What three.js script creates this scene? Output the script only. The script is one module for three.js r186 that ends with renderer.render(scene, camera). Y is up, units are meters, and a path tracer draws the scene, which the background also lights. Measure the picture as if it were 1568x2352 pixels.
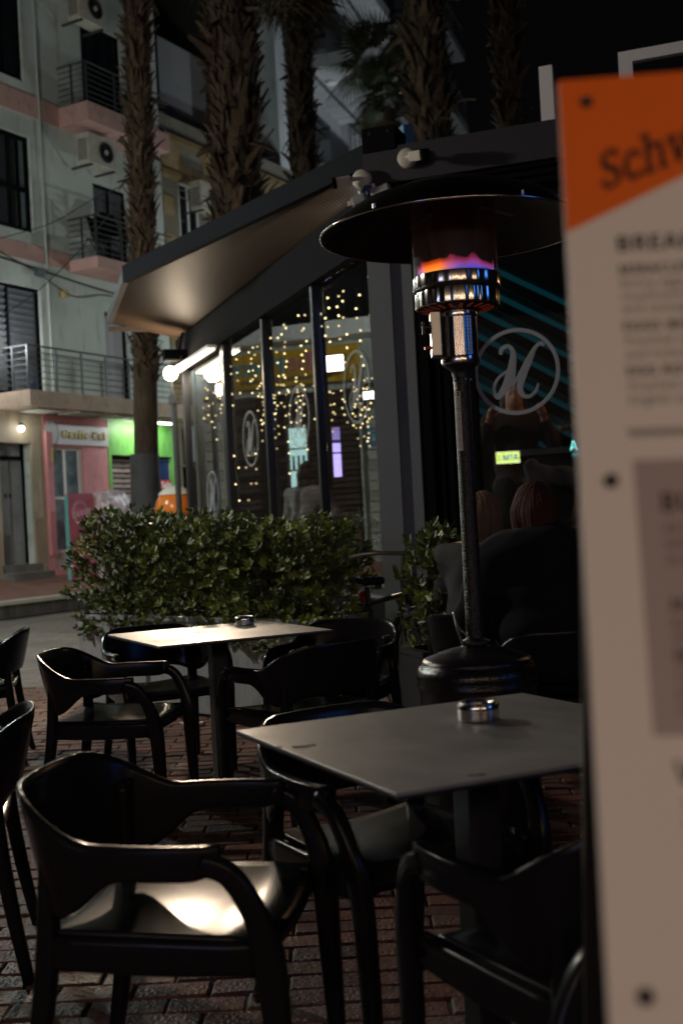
import * as THREE from 'three';
import { mergeGeometries, mergeVertices } from 'three/addons/utils/BufferGeometryUtils.js';
import { RoundedBoxGeometry } from 'three/addons/geometries/RoundedBoxGeometry.js';
import { MarchingCubes } from 'three/addons/objects/MarchingCubes.js';
import { RectAreaLightUniformsLib } from 'three/addons/lights/RectAreaLightUniformsLib.js';

// ---------------------------------------------------------------- camera, sky, exposure
const scene = new THREE.Scene();
const EYE = 1.18, LENS = 2700, PITCH = 0.009, ROLL = 0.0525;          // lens in units of a picture 1568 x 2352
const camera = new THREE.PerspectiveCamera(2 * Math.atan(1176 / LENS) * 180 / Math.PI, 682 / 1024, 0.05, 400);
camera.position.set(0, EYE, 0);
camera.rotation.set(PITCH, 0, -ROLL, 'XYZ');
camera.focus = 4.3; camera.userData.fStop = 3.2;
camera.updateMatrixWorld(true);
const renderer = new THREE.WebGLRenderer({ antialias: true });
renderer.toneMapping = THREE.LinearToneMapping;
renderer.toneMappingExposure = 1;
renderer.shadowMap.enabled = true;
RectAreaLightUniformsLib.init();

{ // night sky, nearly black, a little town glow towards the horizon
  const W = 64, H = 32, d = new Float32Array(W * H * 4);
  for (let r = 0; r < H; r++) for (let c = 0; c < W; c++) {
    const up = (r + 0.5) / H * 2 - 1, g = 0.0007 + 0.0014 * Math.pow(1 - Math.max(0, up), 3), i = (r * W + c) * 4;
    d[i] = g; d[i + 1] = g * 1.02; d[i + 2] = g * 1.25; d[i + 3] = 1;
  }
  const t = new THREE.DataTexture(d, W, H, THREE.RGBAFormat, THREE.FloatType);
  t.mapping = THREE.EquirectangularReflectionMapping; t.magFilter = THREE.LinearFilter; t.needsUpdate = true;
  scene.background = t; scene.environment = t;
}
const moon = new THREE.DirectionalLight(0xc9d4ff, 0.004);
moon.name = 'moon'; moon.position.set(12, 30, 16); moon.castShadow = true;
Object.assign(moon.shadow.camera, { left: -30, right: 30, top: 30, bottom: -30, far: 90 });
scene.add(moon, moon.target);

// ---------------------------------------------------------------- helpers
let seed = 20417;
const rnd = () => { seed = (seed * 1664525 + 1013904223) >>> 0; return seed / 4294967296; };
const rr = (a, b) => a + (b - a) * rnd();
const V = (x, y, z) => new THREE.Vector3(x, y, z);
function ray(px, py) { return V((px - 784) / LENS, -(py - 1176) / LENS, -1).applyQuaternion(camera.quaternion); }
function at(px, py, depth) { const r = ray(px, py); return r.multiplyScalar(depth / -r.z).add(camera.position); }
const taken = {};
function numbered(n) { const k = taken[n] = (taken[n] ?? -1) + 1; return k ? n + '_' + String(k).padStart(3, '0') : n; }
function tag(o, label, category, group) { o.userData.label = label; o.userData.category = category; if (group) o.userData.group = group; return o; }
function mesh(name, geo, mat, parent) {
  const m = new THREE.Mesh(Array.isArray(geo) ? merge(geo) : geo, mat);
  m.name = name; m.castShadow = m.receiveShadow = true; (parent || scene).add(m); return m;
}
function thing(name, label, category, pos = [0, 0, 0], turn = 0, group) {
  const o = new THREE.Group(); o.name = numbered(name); scene.add(o);
  o.position.set(...pos); o.rotation.y = turn; return tag(o, label, category, group);
}
function struct(name, geo, mat) { const m = mesh(numbered(name), geo, mat); m.userData.kind = 'structure'; return m; }
function structGroup(name, pos = [0, 0, 0], turn = 0) { const o = new THREE.Group(); o.name = numbered(name); o.userData.kind = 'structure'; o.position.set(...pos); o.rotation.y = turn; scene.add(o); return o; }
function copy(root, pos, turn, label) {
  const r = root.clone(); r.userData = { ...root.userData }; r.name = numbered(root.name.replace(/_\d{3}$/, '')); scene.add(r);
  r.position.set(...pos); r.rotation.y = turn; if (label) r.userData.label = label; return r;
}
function merge(list) {
  return mergeGeometries(list.map((g) => {
    const h = g.index ? g.toNonIndexed() : g;
    for (const k of Object.keys(h.attributes)) if (!['position', 'normal', 'uv', 'color'].includes(k)) h.deleteAttribute(k);
    return h;
  }));
}
function place(g, x = 0, y = 0, z = 0, rx = 0, ry = 0, rz = 0) {
  const e = new THREE.Matrix4().makeRotationFromEuler(new THREE.Euler(rx, ry, rz)); e.setPosition(x, y, z); g.applyMatrix4(e); return g;
}
function box(w, h, d, x = 0, y = 0, z = 0, rx = 0, ry = 0, rz = 0) {       // uv in metres
  const g = new THREE.BoxGeometry(w, h, d), u = g.attributes.uv, S = [[d, h], [d, h], [w, d], [w, d], [w, h], [w, h]];
  for (let i = 0; i < 24; i++) u.setXY(i, u.getX(i) * S[i >> 2][0] + x * 0.37 + z * 0.61, u.getY(i) * S[i >> 2][1] + y * 0.53);
  return place(g, x, y, z, rx, ry, rz);
}
// box between corners
const bx = (x0, x1, y0, y1, z0, z1) => box(x1 - x0, y1 - y0, z1 - z0, (x0 + x1) / 2, (y0 + y1) / 2, (z0 + z1) / 2);
const rbox = (w, h, d, r, x = 0, y = 0, z = 0, rx = 0, ry = 0, rz = 0, seg = 2) => place(new RoundedBoxGeometry(w, h, d, seg, r), x, y, z, rx, ry, rz);
const cyl = (r0, r1, h, x = 0, y = 0, z = 0, n = 20, rx = 0, ry = 0, rz = 0, open = false) => place(new THREE.CylinderGeometry(r1, r0, h, n, 1, open), x, y, z, rx, ry, rz);
const lathe = (pts, n = 40) => new THREE.LatheGeometry(pts.map((p) => new THREE.Vector2(p[0], p[1])), n);
function rod(a, b, r, n = 8, r2 = r) {
  const A = V(...a), B = V(...b), d = B.clone().sub(A), g = new THREE.CylinderGeometry(r2, r, d.length(), n);
  g.applyQuaternion(new THREE.Quaternion().setFromUnitVectors(V(0, 1, 0), d.normalize()));
  const c = A.add(B).multiplyScalar(0.5); return g.translate(c.x, c.y, c.z);
}
function tube(pts, r, seg = 24, n = 8, closed = false) {
  return new THREE.TubeGeometry(new THREE.CatmullRomCurve3(pts.map((p) => V(...p)), closed), seg, r, n, closed);
}
// rounded-rectangle sweep: stations [x, y, z, half across, half along], 'side' the across direction
function sweep(stations, side = V(1, 0, 0), steps = 6, pow = 3.2, n = 14) {
  const c = new THREE.CatmullRomCurve3(stations.map((s) => V(s[0], s[1], s[2])), false, 'centripetal'), pos = [], idx = [], uv = [];
  const N = (stations.length - 1) * steps;
  for (let i = 0; i <= N; i++) {
    const u = i / N, k = Math.min(stations.length - 2, Math.floor(u * (stations.length - 1))), f = u * (stations.length - 1) - k;
    const p = c.getPoint(u), t = c.getTangent(u), a = stations[k], b = stations[k + 1], w = a[3] + (b[3] - a[3]) * f, d = a[4] + (b[4] - a[4]) * f;
    const s = side.clone().addScaledVector(t, -side.dot(t)).normalize(), o = t.clone().cross(s).normalize();
    for (let j = 0; j < n; j++) {
      const q = j / n * Math.PI * 2, cs = Math.cos(q), sn = Math.sin(q), x = Math.sign(cs) * Math.pow(Math.abs(cs), 2 / pow) * w, y = Math.sign(sn) * Math.pow(Math.abs(sn), 2 / pow) * d;
      pos.push(p.x + s.x * x + o.x * y, p.y + s.y * x + o.y * y, p.z + s.z * x + o.z * y); uv.push(j / n, u);
      if (i < N) { const A = i * n + j, B = i * n + (j + 1) % n, C = A + n, D = B + n; idx.push(A, B, C, B, D, C); }
    }
  }
  for (const [e, flip] of [[0, true], [N, false]]) for (let j = 1; j < n - 1; j++) flip ? idx.push(e * n, e * n + j + 1, e * n + j) : idx.push(e * n, e * n + j, e * n + j + 1);
  return grid(pos, idx, uv);
}
function grid(pos, idx, uv) {
  const g = new THREE.BufferGeometry();
  g.setAttribute('position', new THREE.Float32BufferAttribute(pos, 3));
  g.setAttribute('uv', new THREE.Float32BufferAttribute(uv, 2));
  g.setIndex(idx); g.computeVertexNormals(); return g;
}
// polygon (list of [x, y]) extruded from z0 to z1
function slab(pts, z0, z1, holes = []) {
  const s = new THREE.Shape(pts.map((p) => new THREE.Vector2(...p)));
  for (const h of holes) s.holes.push(new THREE.Path(h.map((p) => new THREE.Vector2(...p))));
  return new THREE.ExtrudeGeometry(s, { depth: z1 - z0, bevelEnabled: false }).translate(0, 0, z0);
}
const rect = (x0, x1, y0, y1) => [[x0, y0], [x1, y0], [x1, y1], [x0, y1]];
// flat pen stroke with a width at each point
function stroke(pts, thick = 0.002, close = false) {
  const c = new THREE.CatmullRomCurve3(pts.map((p) => V(p[0], p[1], 0)), close), n = pts.length * 6, L = [], R = [];
  for (let i = 0; i <= n; i++) {
    const u = i / n, k = Math.min(pts.length - 2, Math.floor(u * (pts.length - 1))), f = u * (pts.length - 1) - k, w = (pts[k][2] + (pts[k + 1][2] - pts[k][2]) * f) / 2;
    const p = c.getPoint(u), t = c.getTangent(u); L.push([p.x - t.y * w, p.y + t.x * w]); R.push([p.x + t.y * w, p.y - t.x * w]);
  }
  const pos = [], idx = [], uv = [];
  for (let i = 0; i <= n; i++) for (const [q, z] of [[L[i], 0], [R[i], 0], [L[i], thick], [R[i], thick]]) { pos.push(q[0], q[1], z); uv.push(q[0], q[1]); }
  for (let i = 0; i < n; i++) { const a = i * 4, b = a + 4; idx.push(a + 2, a + 3, b + 2, a + 3, b + 3, b + 2, a, b, a + 1, a + 1, b, b + 1, a, a + 2, b, a + 2, b + 2, b, a + 1, b + 1, a + 3, a + 3, b + 1, b + 3); }
  return grid(pos, idx, uv);
}
// ---------------------------------------------------------------- textures
function hash(x, y, s) { let h = (x * 374761393 + y * 668265263 + s * 974634777) | 0; h = Math.imul(h ^ (h >>> 13), 1274126177); return ((h ^ (h >>> 16)) >>> 0) / 4294967296; }
function vnoise(x, y, per, s) {
  const ix = Math.floor(x), iy = Math.floor(y), fx = x - ix, fy = y - iy, sx = fx * fx * (3 - 2 * fx), sy = fy * fy * (3 - 2 * fy), m = (v) => ((v % per) + per) % per;
  const a = hash(m(ix), m(iy), s), b = hash(m(ix + 1), m(iy), s), c = hash(m(ix), m(iy + 1), s), d = hash(m(ix + 1), m(iy + 1), s);
  return a + (b - a) * sx + (c - a) * sy + (a - b - c + d) * sx * sy;
}
function fbm(u, v, base, oct, s) { let t = 0, a = 0.5, p = base; for (let i = 0; i < oct; i++) { t += a * vnoise(u * p, v * p, p, s + i * 17); a *= 0.5; p *= 2; } return t / (1 - Math.pow(0.5, oct)); }
function tex(w, h, fn, srgb = false, rep = [1, 1]) {
  const d = new Uint8Array(w * h * 4);
  for (let y = 0; y < h; y++) for (let x = 0; x < w; x++) { const c = fn(x / w, y / h), i = (y * w + x) * 4; for (let k = 0; k < 3; k++) d[i + k] = Math.max(0, Math.min(255, (c.length ? c[k] : c) * 255)); d[i + 3] = 255; }
  const t = new THREE.DataTexture(d, w, h); t.wrapS = t.wrapT = THREE.RepeatWrapping; t.magFilter = THREE.LinearFilter; t.repeat.set(...rep);
  if (srgb) t.colorSpace = THREE.SRGBColorSpace; t.needsUpdate = true; return t;
}
function print(w, h, draw) {                                           // flat print: lettering, posters, screens
  const c = document.createElement('canvas'); c.width = w; c.height = h; draw(c.getContext('2d'), w, h);
  const t = new THREE.CanvasTexture(c); t.colorSpace = THREE.SRGBColorSpace; t.magFilter = THREE.LinearFilter; return t;
}
const repeat = (t, x, y) => { const c = t.clone(); c.repeat.set(x, y); c.needsUpdate = true; return c; };
const T = {
  grain: tex(256, 256, (u, v) => fbm(u, v, 16, 5, 3)),
  coarse: tex(256, 256, (u, v) => fbm(u, v, 4, 6, 9)),
  plaster: tex(512, 512, (u, v) => { const a = fbm(u, v, 4, 6, 21), s = fbm(u, v * 0.25, 32, 3, 5), k = 0.80 + 0.2 * a - 0.12 * Math.max(0, s - 0.62) * 4; return [k, k, k * 0.985]; }, true),
  stained: tex(512, 512, (u, v) => { const a = fbm(u, v, 4, 6, 31), s = fbm(u, v * 0.125, 64, 3, 7), b = fbm(u, v, 8, 5, 77); const k = 0.72 + 0.28 * a - 0.5 * Math.max(0, s - 0.60) - 0.6 * Math.max(0, b - 0.6); return [k, k * 0.97, k * 0.93]; }, true),
  wetness: tex(512, 512, (u, v) => 0.34 + 0.5 * fbm(u, v, 8, 6, 41)),
  table: tex(512, 512, (u, v) => { const a = fbm(u, v, 6, 6, 51), b = fbm(u, v * 0.3, 24, 4, 53), k = 0.74 + 0.20 * a + 0.10 * (b - 0.5); return [k, k * 0.99, k * 0.97]; }, true),
  smear: tex(512, 512, (u, v) => 0.30 + 0.32 * fbm(u, v, 6, 6, 57)),
  bark: tex(256, 512, (u, v) => { const a = fbm(u, v, 8, 5, 61), b = fbm(u, v * 0.2, 48, 3, 63), k = 0.45 + 0.35 * a + 0.3 * (b - 0.5); return [k, k * 0.9, k * 0.78]; }, true),
  stone: tex(512, 512, (u, v) => { const a = fbm(u, v, 5, 6, 71), k = 0.66 + 0.36 * a; return [k, k * 0.93, k * 0.78]; }, true),
  rust: tex(256, 256, (u, v) => { const a = fbm(u, v, 6, 6, 81), k = a > 0.56 ? 1 : 0; return k ? [0.36, 0.25, 0.2] : [0.55 + 0.2 * a, 0.5 + 0.18 * a, 0.47 + 0.18 * a]; }, true),
  ribs: tex(64, 64, (u) => 0.5 + 0.5 * Math.sin(u * Math.PI * 8)),
  holes: tex(64, 64, (u, v) => { const f = (a, b) => Math.hypot(((u * 4 + a) % 1) - 0.5, ((v * 4 + b) % 1) - 0.5); return Math.min(f(0, 0), f(0.5, 0.5)) < 0.25 ? 0 : 1; }),
  strand: tex(256, 256, (u, v) => 0.6 * fbm(u, v * 0.06, 64, 3, 95) + 0.4 * fbm(u, v * 0.1, 16, 3, 96)),
  mesh: tex(64, 64, (u, v) => { const f = (a, b) => Math.hypot(((u * 4 + a) % 1) - 0.5, ((v * 4 + b) % 1) - 0.5); return Math.min(f(0, 0), f(0.5, 0.5)) < 0.2 ? 0 : 1; }),
  weave: tex(128, 128, (u, v) => 0.5 + 0.25 * Math.sin(u * 128 * 1.57) * Math.sin(v * 128 * 1.57) + 0.25 * fbm(u, v, 16, 3, 91)),
  sett: tex(512, 512, (u, v) => { const r = Math.floor(v * 16), w = u * 8 + (r % 2) * 0.5, fx = w % 1, fy = (v * 16) % 1, e = Math.min(Math.min(fx, 1 - fx) * 2, Math.min(fy, 1 - fy)); return Math.min(1, e * 9) * (0.62 + 0.3 * hash(Math.floor(w) % 8, r, 7)) + 0.1 * fbm(u, v, 32, 3, 5); }),
  settcol: tex(512, 512, (u, v) => { const r = Math.floor(v * 16), w = u * 8 + (r % 2) * 0.5, h = hash(Math.floor(w) % 8, r, 13), k = 0.62 + 0.2 * h + 0.16 * fbm(u, v, 16, 4, 15); return [k, k * 0.95, k * 0.92]; }, true),
};
const C = (r, g, b) => new THREE.Color().setRGB(r, g, b);
function std(color, rough = 0.7, metal = 0, extra = {}) { return new THREE.MeshStandardMaterial({ color: Array.isArray(color) ? C(...color) : color, roughness: rough, metalness: metal, ...extra }); }
function phys(color, rough, metal, extra) { return new THREE.MeshPhysicalMaterial({ color: C(...color), roughness: rough, metalness: metal, ...extra }); }
const glow = (r, g, b, k) => new THREE.MeshStandardMaterial({ color: C(r * 0.5, g * 0.5, b * 0.5), emissive: C(r, g, b), emissiveIntensity: k, roughness: 0.6 });
const M = {
  plastic: phys([0.011, 0.011, 0.012], 0.24, 0, { specularIntensity: 0.3, bumpMap: repeat(T.coarse, 2, 2), bumpScale: 0.00012 }),
  blackSteel: std([0.012, 0.012, 0.013], 0.38, 0, { bumpMap: repeat(T.grain, 8, 8), bumpScale: 0.0006 }),
  frame: std([0.02, 0.021, 0.024], 0.3, 0.35),
  frameDark: phys([0.006, 0.006, 0.007], 0.8, 0, { specularIntensity: 0.08 }),
  chrome: std([0.62, 0.6, 0.57], 0.16, 1),
  steel: std([0.5, 0.49, 0.47], 0.3, 1),
  glass: phys([0.86, 0.88, 0.88], 0.0, 0, { transmission: 1, thickness: 0, ior: 1.75 }),
  pane: phys([0.25, 0.28, 0.3], 0.05, 0, { ior: 1.6 }),
  table: std([0.30, 0.295, 0.285], 1.0, 0, { map: T.table, roughnessMap: T.smear, bumpMap: repeat(T.grain, 3, 3), bumpScale: 0.0003 }),
  tableEdge: std([0.015, 0.015, 0.016], 0.35),
  bed: std([0.028, 0.026, 0.024], 0.8, 0, { bumpMap: repeat(T.grain, 4, 4), bumpScale: 0.004 }),
  wallPale: std([0.62, 0.66, 0.63], 0.9, 0, { map: repeat(T.plaster, 0.3, 0.3), bumpMap: repeat(T.grain, 1, 1), bumpScale: 0.004 }),
  bandPink: std([0.66, 0.40, 0.36], 0.88, 0, { map: repeat(T.plaster, 0.4, 0.4) }),
  slabPink: std([0.66, 0.52, 0.44], 0.9, 0, { map: repeat(T.stained, 0.5, 0.5), bumpMap: repeat(T.coarse, 1, 1), bumpScale: 0.01 }),
  tan: std([0.50, 0.41, 0.31], 0.6, 0, { map: repeat(T.plaster, 0.5, 0.5) }),
  pink: std([0.78, 0.33, 0.36], 0.75, 0, { map: repeat(T.plaster, 0.6, 0.6) }),
  green: std([0.20, 0.62, 0.11], 0.45, 0, { map: repeat(T.plaster, 0.6, 0.6) }),
  rail: std([0.05, 0.052, 0.055], 0.5, 0.3),
  shutter: std([0.11, 0.115, 0.13], 0.6),
  darkGlass: std([0.012, 0.014, 0.018], 0.08),
  curtain: std([0.42, 0.39, 0.38], 0.9),
  white: std([0.74, 0.73, 0.70], 0.6),
  offWhite: std([0.60, 0.56, 0.48], 0.6, 0, { map: repeat(T.plaster, 2, 2) }),
  cable: std([0.02, 0.02, 0.02], 0.6),
  stone: std([0.42, 0.34, 0.22], 0.92, 0, { map: repeat(T.stone, 0.35, 0.35), bumpMap: repeat(T.coarse, 0.5, 0.5), bumpScale: 0.03 }),
  leafDark: phys([0.055, 0.085, 0.026], 0.52, 0, { transmission: 0.2, thickness: 0 }), leaf: phys([0.11, 0.15, 0.03], 0.5, 0, { transmission: 0.3, thickness: 0 }), leafLight: phys([0.24, 0.29, 0.045], 0.52, 0, { transmission: 0.4, thickness: 0 }),
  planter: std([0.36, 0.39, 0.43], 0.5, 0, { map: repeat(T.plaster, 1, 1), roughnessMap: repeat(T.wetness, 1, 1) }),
  soil: std([0.03, 0.022, 0.016], 0.95),
  skin: std([0.45, 0.25, 0.17], 0.55), 
};
// ---------------------------------------------------------------- ground, street, pavement
const FA = Math.atan2(0.872, 0.49), FO = at(80, 1237, 21); FO.y = 0;
const fsx = Math.cos(FA), fsz = -Math.sin(FA);                          // facade direction, receding to the right
const fw = (s, y, p) => V(FO.x + fsx * s - fsz * p, y, FO.z + fsz * s + fsx * p);   // facade frame -> world
function fpx(px, py, p = 0) {                                           // a picture point on the plane p in front of the facade
  const r = ray(px, py), n = V(-fsz, 0, fsx), o = fw(0, 0, p), t = o.sub(camera.position).dot(n) / r.dot(n), q = r.multiplyScalar(t).add(camera.position);
  return [(q.x - FO.x) * fsx + (q.z - FO.z) * fsz, q.y];
}
{
  const g = new THREE.PlaneGeometry(260, 260, 1, 1).rotateX(-Math.PI / 2); for (let i = 0; i < 4; i++) g.attributes.uv.setXY(i, g.attributes.uv.getX(i) * 130, g.attributes.uv.getY(i) * 130);
  struct('ground', g.translate(0, -0.06, -40), std([0.045, 0.043, 0.042], 0.7, 0, { map: T.settcol }));
  const s = new THREE.PlaneGeometry(34, 30).rotateX(-Math.PI / 2); for (let i = 0; i < 4; i++) s.attributes.uv.setXY(i, s.attributes.uv.getX(i) * 34 / 1.6, s.attributes.uv.getY(i) * 30 / 1.6);
  struct('street', s.translate(-4, -0.012, -24.45), std([0.27, 0.258, 0.245], 0.85, 0, { map: T.settcol, bumpMap: T.sett, bumpScale: 0.012, roughnessMap: repeat(T.wetness, 0.23, 0.23) }));
}
{ // brick terrace: courses across the view, bricks 0.2 x 0.1
  const terrace = structGroup('terrace_paving');
  mesh('mortar_bed', bx(-5.2, 3.4, -0.05, -0.009, -9.45, 0.6), M.bed, terrace);
  const brickGeo = (w, d, k) => {
    const h = 0.05, c = 0.004, pos = [], idx = [], uv = [], R = [[w, d, -h], [w, d, -c], [w - 2 * c, d - 2 * c, 0]];
    R.forEach(([a, b, y], i) => { for (const [x, z] of [[-1, 1], [1, 1], [1, -1], [-1, -1]]) { const j = i ? (hash(k, i * 4 + x + z * 2 + 5, 3) - 0.5) * 0.004 : 0; pos.push(x * a / 2, y + j, z * b / 2); uv.push(x * a / 2 + k * 0.37, z * b / 2 + k * 0.21); } });
    for (let i = 0; i < 2; i++) for (let j = 0; j < 4; j++) { const A = i * 4 + j, B = i * 4 + (j + 1) % 4; idx.push(A, B, A + 4, B, B + 4, A + 4); }
    idx.push(8, 9, 10, 8, 10, 11); const g = grid(pos, idx, uv).toNonIndexed(); g.computeVertexNormals(); return g;
  };
  const geos = [0, 1, 2, 3, 4, 5].map((k) => brickGeo(0.192, 0.092, k));
  const tones = [[0.20, 0.085, 0.058], [0.17, 0.078, 0.056], [0.22, 0.10, 0.07], [0.13, 0.07, 0.055], [0.18, 0.10, 0.078]];
  const mats = tones.map((t, i) => phys(t, 0.9, 0, { specularIntensity: 0.6, map: repeat(T.plaster, 2.2, 2.2), bumpMap: repeat(T.grain, 7, 7), bumpScale: 0.005, roughnessMap: repeat(T.wetness, 1.1 + i * 0.13, 1.3) }));
  const near = [], rest = tones.map(() => []);
  for (let r = 0; r < 98; r++) {
    const z = 0.35 - r * 0.1;
    for (let c = 0; c < 44; c++) {
      const x = -5.1 + c * 0.2 + (r % 2) * 0.1 + (hash(c, r, 3) - 0.5) * 0.004, y = (hash(c, r, 5) - 0.5) * 0.006, t = Math.floor(hash(c, r, 11) * 5), q = { x, y, z: z + (hash(c, r, 4) - 0.5) * 0.004, t, g: Math.floor(hash(c, r, 12) * 6), a: (hash(c, r, 6) - 0.5) * 0.03, e: (hash(c, r, 8) - 0.5) * 0.02, f: (hash(c, r, 9) - 0.5) * 0.03 };
      const d = -z, seen = d > 2.7 && x > -0.30 * d && x < 0.215 * d && near.length < 300;
      seen ? near.push(q) : rest[t].push(q);
    }
  }
  for (const q of near) { const m = mesh('brick', geos[q.g], mats[q.t], terrace); m.position.set(q.x, q.y, q.z); m.rotation.set(q.e, q.a, q.f); }
  rest.forEach((l, t) => { const m = mesh('brick_field', l.map((q) => place(geos[q.g].clone(), q.x, q.y, q.z, q.e, q.a, q.f)), mats[t], terrace); m.userData.kind = 'stuff'; });
}
{ // raised pavement along the house fronts, with its kerb
  const pv = structGroup('pavement', [FO.x, 0, FO.z], FA);
  // profile runs along local z (p), length along local x (s)
  const pos = [], idx = [], uv = []; const P = [[0, 0.5], [1.9, 0.25]];
  for (let i = 0; i <= 40; i++) { const s = -10 + i * 0.5; for (const [p, y] of P) { pos.push(s, y, p); uv.push(s, p); } if (i < 40) { const a = i * 2; idx.push(a, a + 1, a + 2, a + 1, a + 3, a + 2); } }
  mesh('pavement_surface', grid(pos, idx, uv), std([0.30, 0.15, 0.12], 0.62, 0, { map: repeat(T.stained, 0.9, 0.9), bumpMap: repeat(T.sett, 0.6, 0.6), bumpScale: 0.006 }), pv);
  const km = [std([0.10, 0.095, 0.09], 0.8, 0, { map: repeat(T.stained, 2, 2) }), std([0.13, 0.12, 0.11], 0.8, 0, { map: repeat(T.stained, 2, 2) }), std([0.075, 0.07, 0.068], 0.8, 0, { map: repeat(T.stained, 2, 2) })];
  const kg = rbox(0.118, 0.2, 0.16, 0.012, 0, 0, 0, 0, 0, 0, 1);
  for (let i = 0; i < 66; i++) { const m = mesh('kerb_stone', kg, km[i % 3 === 0 ? 1 : i % 5 === 0 ? 2 : 0], pv); m.position.set(-4 + i * 0.124, 0.1, 1.97); }
  for (let i = 0; i < 9; i++) { const m = mesh('kerb_cap', rbox(0.98, 0.07, 0.2, 0.012, 0, 0, 0, 0, 0, 0, 1), M.offWhite, pv); m.position.set(-3.6 + i * 1.0, 0.236, 1.97); }
}
// ---------------------------------------------------------------- houses along the street (local x along the front, z out of it)
const fontSerif = await new (await import('three/addons/loaders/FontLoader.js')).FontLoader().loadAsync('fonts/droid/droid_serif_bold.typeface.json');
const fontSans = await new (await import('three/addons/loaders/FontLoader.js')).FontLoader().loadAsync('fonts/droid/droid_sans_bold.typeface.json');
const { TextGeometry } = await import('three/addons/geometries/TextGeometry.js');
function letters(text, font, size, depth, mat, parent, x, y, z, squeeze = 1, name = 'letter', tilt = 0, gap = 1) {
  let pen = 0; const k = size / font.data.resolution;
  for (const ch of text) {
    if (ch !== ' ') { const m = mesh(name, new TextGeometry(ch, { font, size, depth, curveSegments: 3, bevelEnabled: false }), mat, parent); m.position.set(x + pen * squeeze * gap, y + pen * squeeze * tilt, z); m.scale.x = squeeze; }
    pen += (font.data.glyphs[ch]?.ha ?? 500) * k;
  }
}
function windowOf(parent, s0, s1, y0, y1, o = {}) {                     // frame with its panes and curtains as sub-parts
  const f = o.frame ?? M.frameDark, z = o.z ?? -0.12, w = o.bar ?? 0.06, bars = [bx(s0, s1, y1 - w, y1, z, z + 0.06), bx(s0, s1, y0, y0 + w, z, z + 0.06), bx(s0, s0 + w, y0 + w, y1 - w, z, z + 0.06), bx(s1 - w, s1, y0 + w, y1 - w, z, z + 0.06)];
  for (const m of o.v ?? []) bars.push(bx(m - w / 2, m + w / 2, y0 + w, y1 - w, z + 0.004, z + 0.056));
  for (const m of o.h ?? []) bars.push(bx(s0 + w, s1 - w, m - w / 2, m + w / 2, z + 0.006, z + 0.054));
  const fr = mesh(o.name ?? 'window', bars, f, parent);
  mesh('pane', bx(s0 + w, s1 - w, y0 + w, y1 - w, z + 0.02, z + 0.028), o.pane ?? M.darkGlass, fr);
  return fr;
}
function curtain(parent, s0, s1, y0, y1, z, mat, folds = 9) {
  const pos = [], idx = [], uv = [], n = folds * 8;
  for (let i = 0; i <= n; i++) for (const y of [y0, y1]) { pos.push(s0 + (s1 - s0) * i / n, y, z + 0.02 * Math.sin(i / 8 * Math.PI * 2) + 0.01 * Math.sin(i * 1.7)); uv.push(i / n, y); }
  for (let i = 0; i < n; i++) { const a = i * 2; idx.push(a, a + 2, a + 1, a + 1, a + 2, a + 3); }
  return mesh('curtain', grid(pos, idx, uv), mat, parent);
}
function balcony(parent, s0, s1, y0, y1, p, yr, o = {}) {
  mesh('balcony_slab', [bx(s0, s1, y0, y1, 0.005, p)], o.slab ?? M.bandPink, parent);
  const r = o.r ?? 0.012, rail = (a, b, n) => mesh(n, rod(a, b, n === 'handrail' ? r * 1.5 : r * 0.7, 6), M.rail, parent);
  const q = p - 0.05, n = o.rails ?? 7;
  for (let i = 1; i <= n; i++) { const y = y1 + (yr - y1) * i / n, nm = i === n ? 'handrail' : 'rail_bar'; rail([s0 + 0.04, y, q], [s1 - 0.02, y, q], nm); rail([s0 + 0.04, y, q], [s0 + 0.04, y, 0.01], nm); }
  for (const s of o.posts ?? []) mesh('rail_post', bx(s - 0.02, s + 0.02, y1, yr + 0.005, q - 0.014, q + 0.014), M.rail, parent);
  mesh('rail_post', bx(s0 + 0.025, s0 + 0.055, y1, yr + 0.004, q / 2 - 0.014, q / 2 + 0.014), M.rail, parent);
}
function acUnit(label, s, y, p, w = 0.78, h = 0.55, turned = FA) {
  const o = thing('air_conditioner', label, 'air conditioner', fw(s, y, p).toArray(), turned, 'outdoor air conditioning units on the house fronts');
  mesh('casing', [rbox(w, h, 0.3, 0.02, 0, h / 2, 0)], M.offWhite, o);
  const grille = mesh('fan_grille', place(new THREE.TorusGeometry(0.19, 0.012, 6, 28), w * 0.12, h / 2, 0.155), M.rail, o);
  for (let i = 1; i < 5; i++) mesh('grille_ring', place(new THREE.TorusGeometry(0.04 * i, 0.004, 5, 24), w * 0.12, h / 2, 0.157), M.rail, grille);
  mesh('fan_hub', cyl(0.05, 0.045, 0.02, w * 0.12, h / 2, 0.16, 16, Math.PI / 2), M.offWhite, grille);
  mesh('fan_opening', cyl(0.185, 0.185, 0.006, w * 0.12, h / 2, 0.151, 28, Math.PI / 2), M.frameDark, o);
  for (let i = 0; i < 9; i++) mesh('louvre', bx(-w / 2 - 0.006, -w / 2 + 0.004, 0.08 + i * 0.045, 0.1 + i * 0.045, -0.11, 0.11), M.rail, o);
  mesh('bracket', [bx(-w / 2 + 0.06, -w / 2 + 0.1, -0.04, -0.004, -0.35, 0.15), bx(w / 2 - 0.1, w / 2 - 0.06, -0.04, -0.004, -0.35, 0.15)], M.rail, o);
  return o;
}
const house = thing('apartment_house', 'pale plastered apartment house with pink bands, balconies and dark windows', 'building', [FO.x, 0, FO.z], FA);
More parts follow.
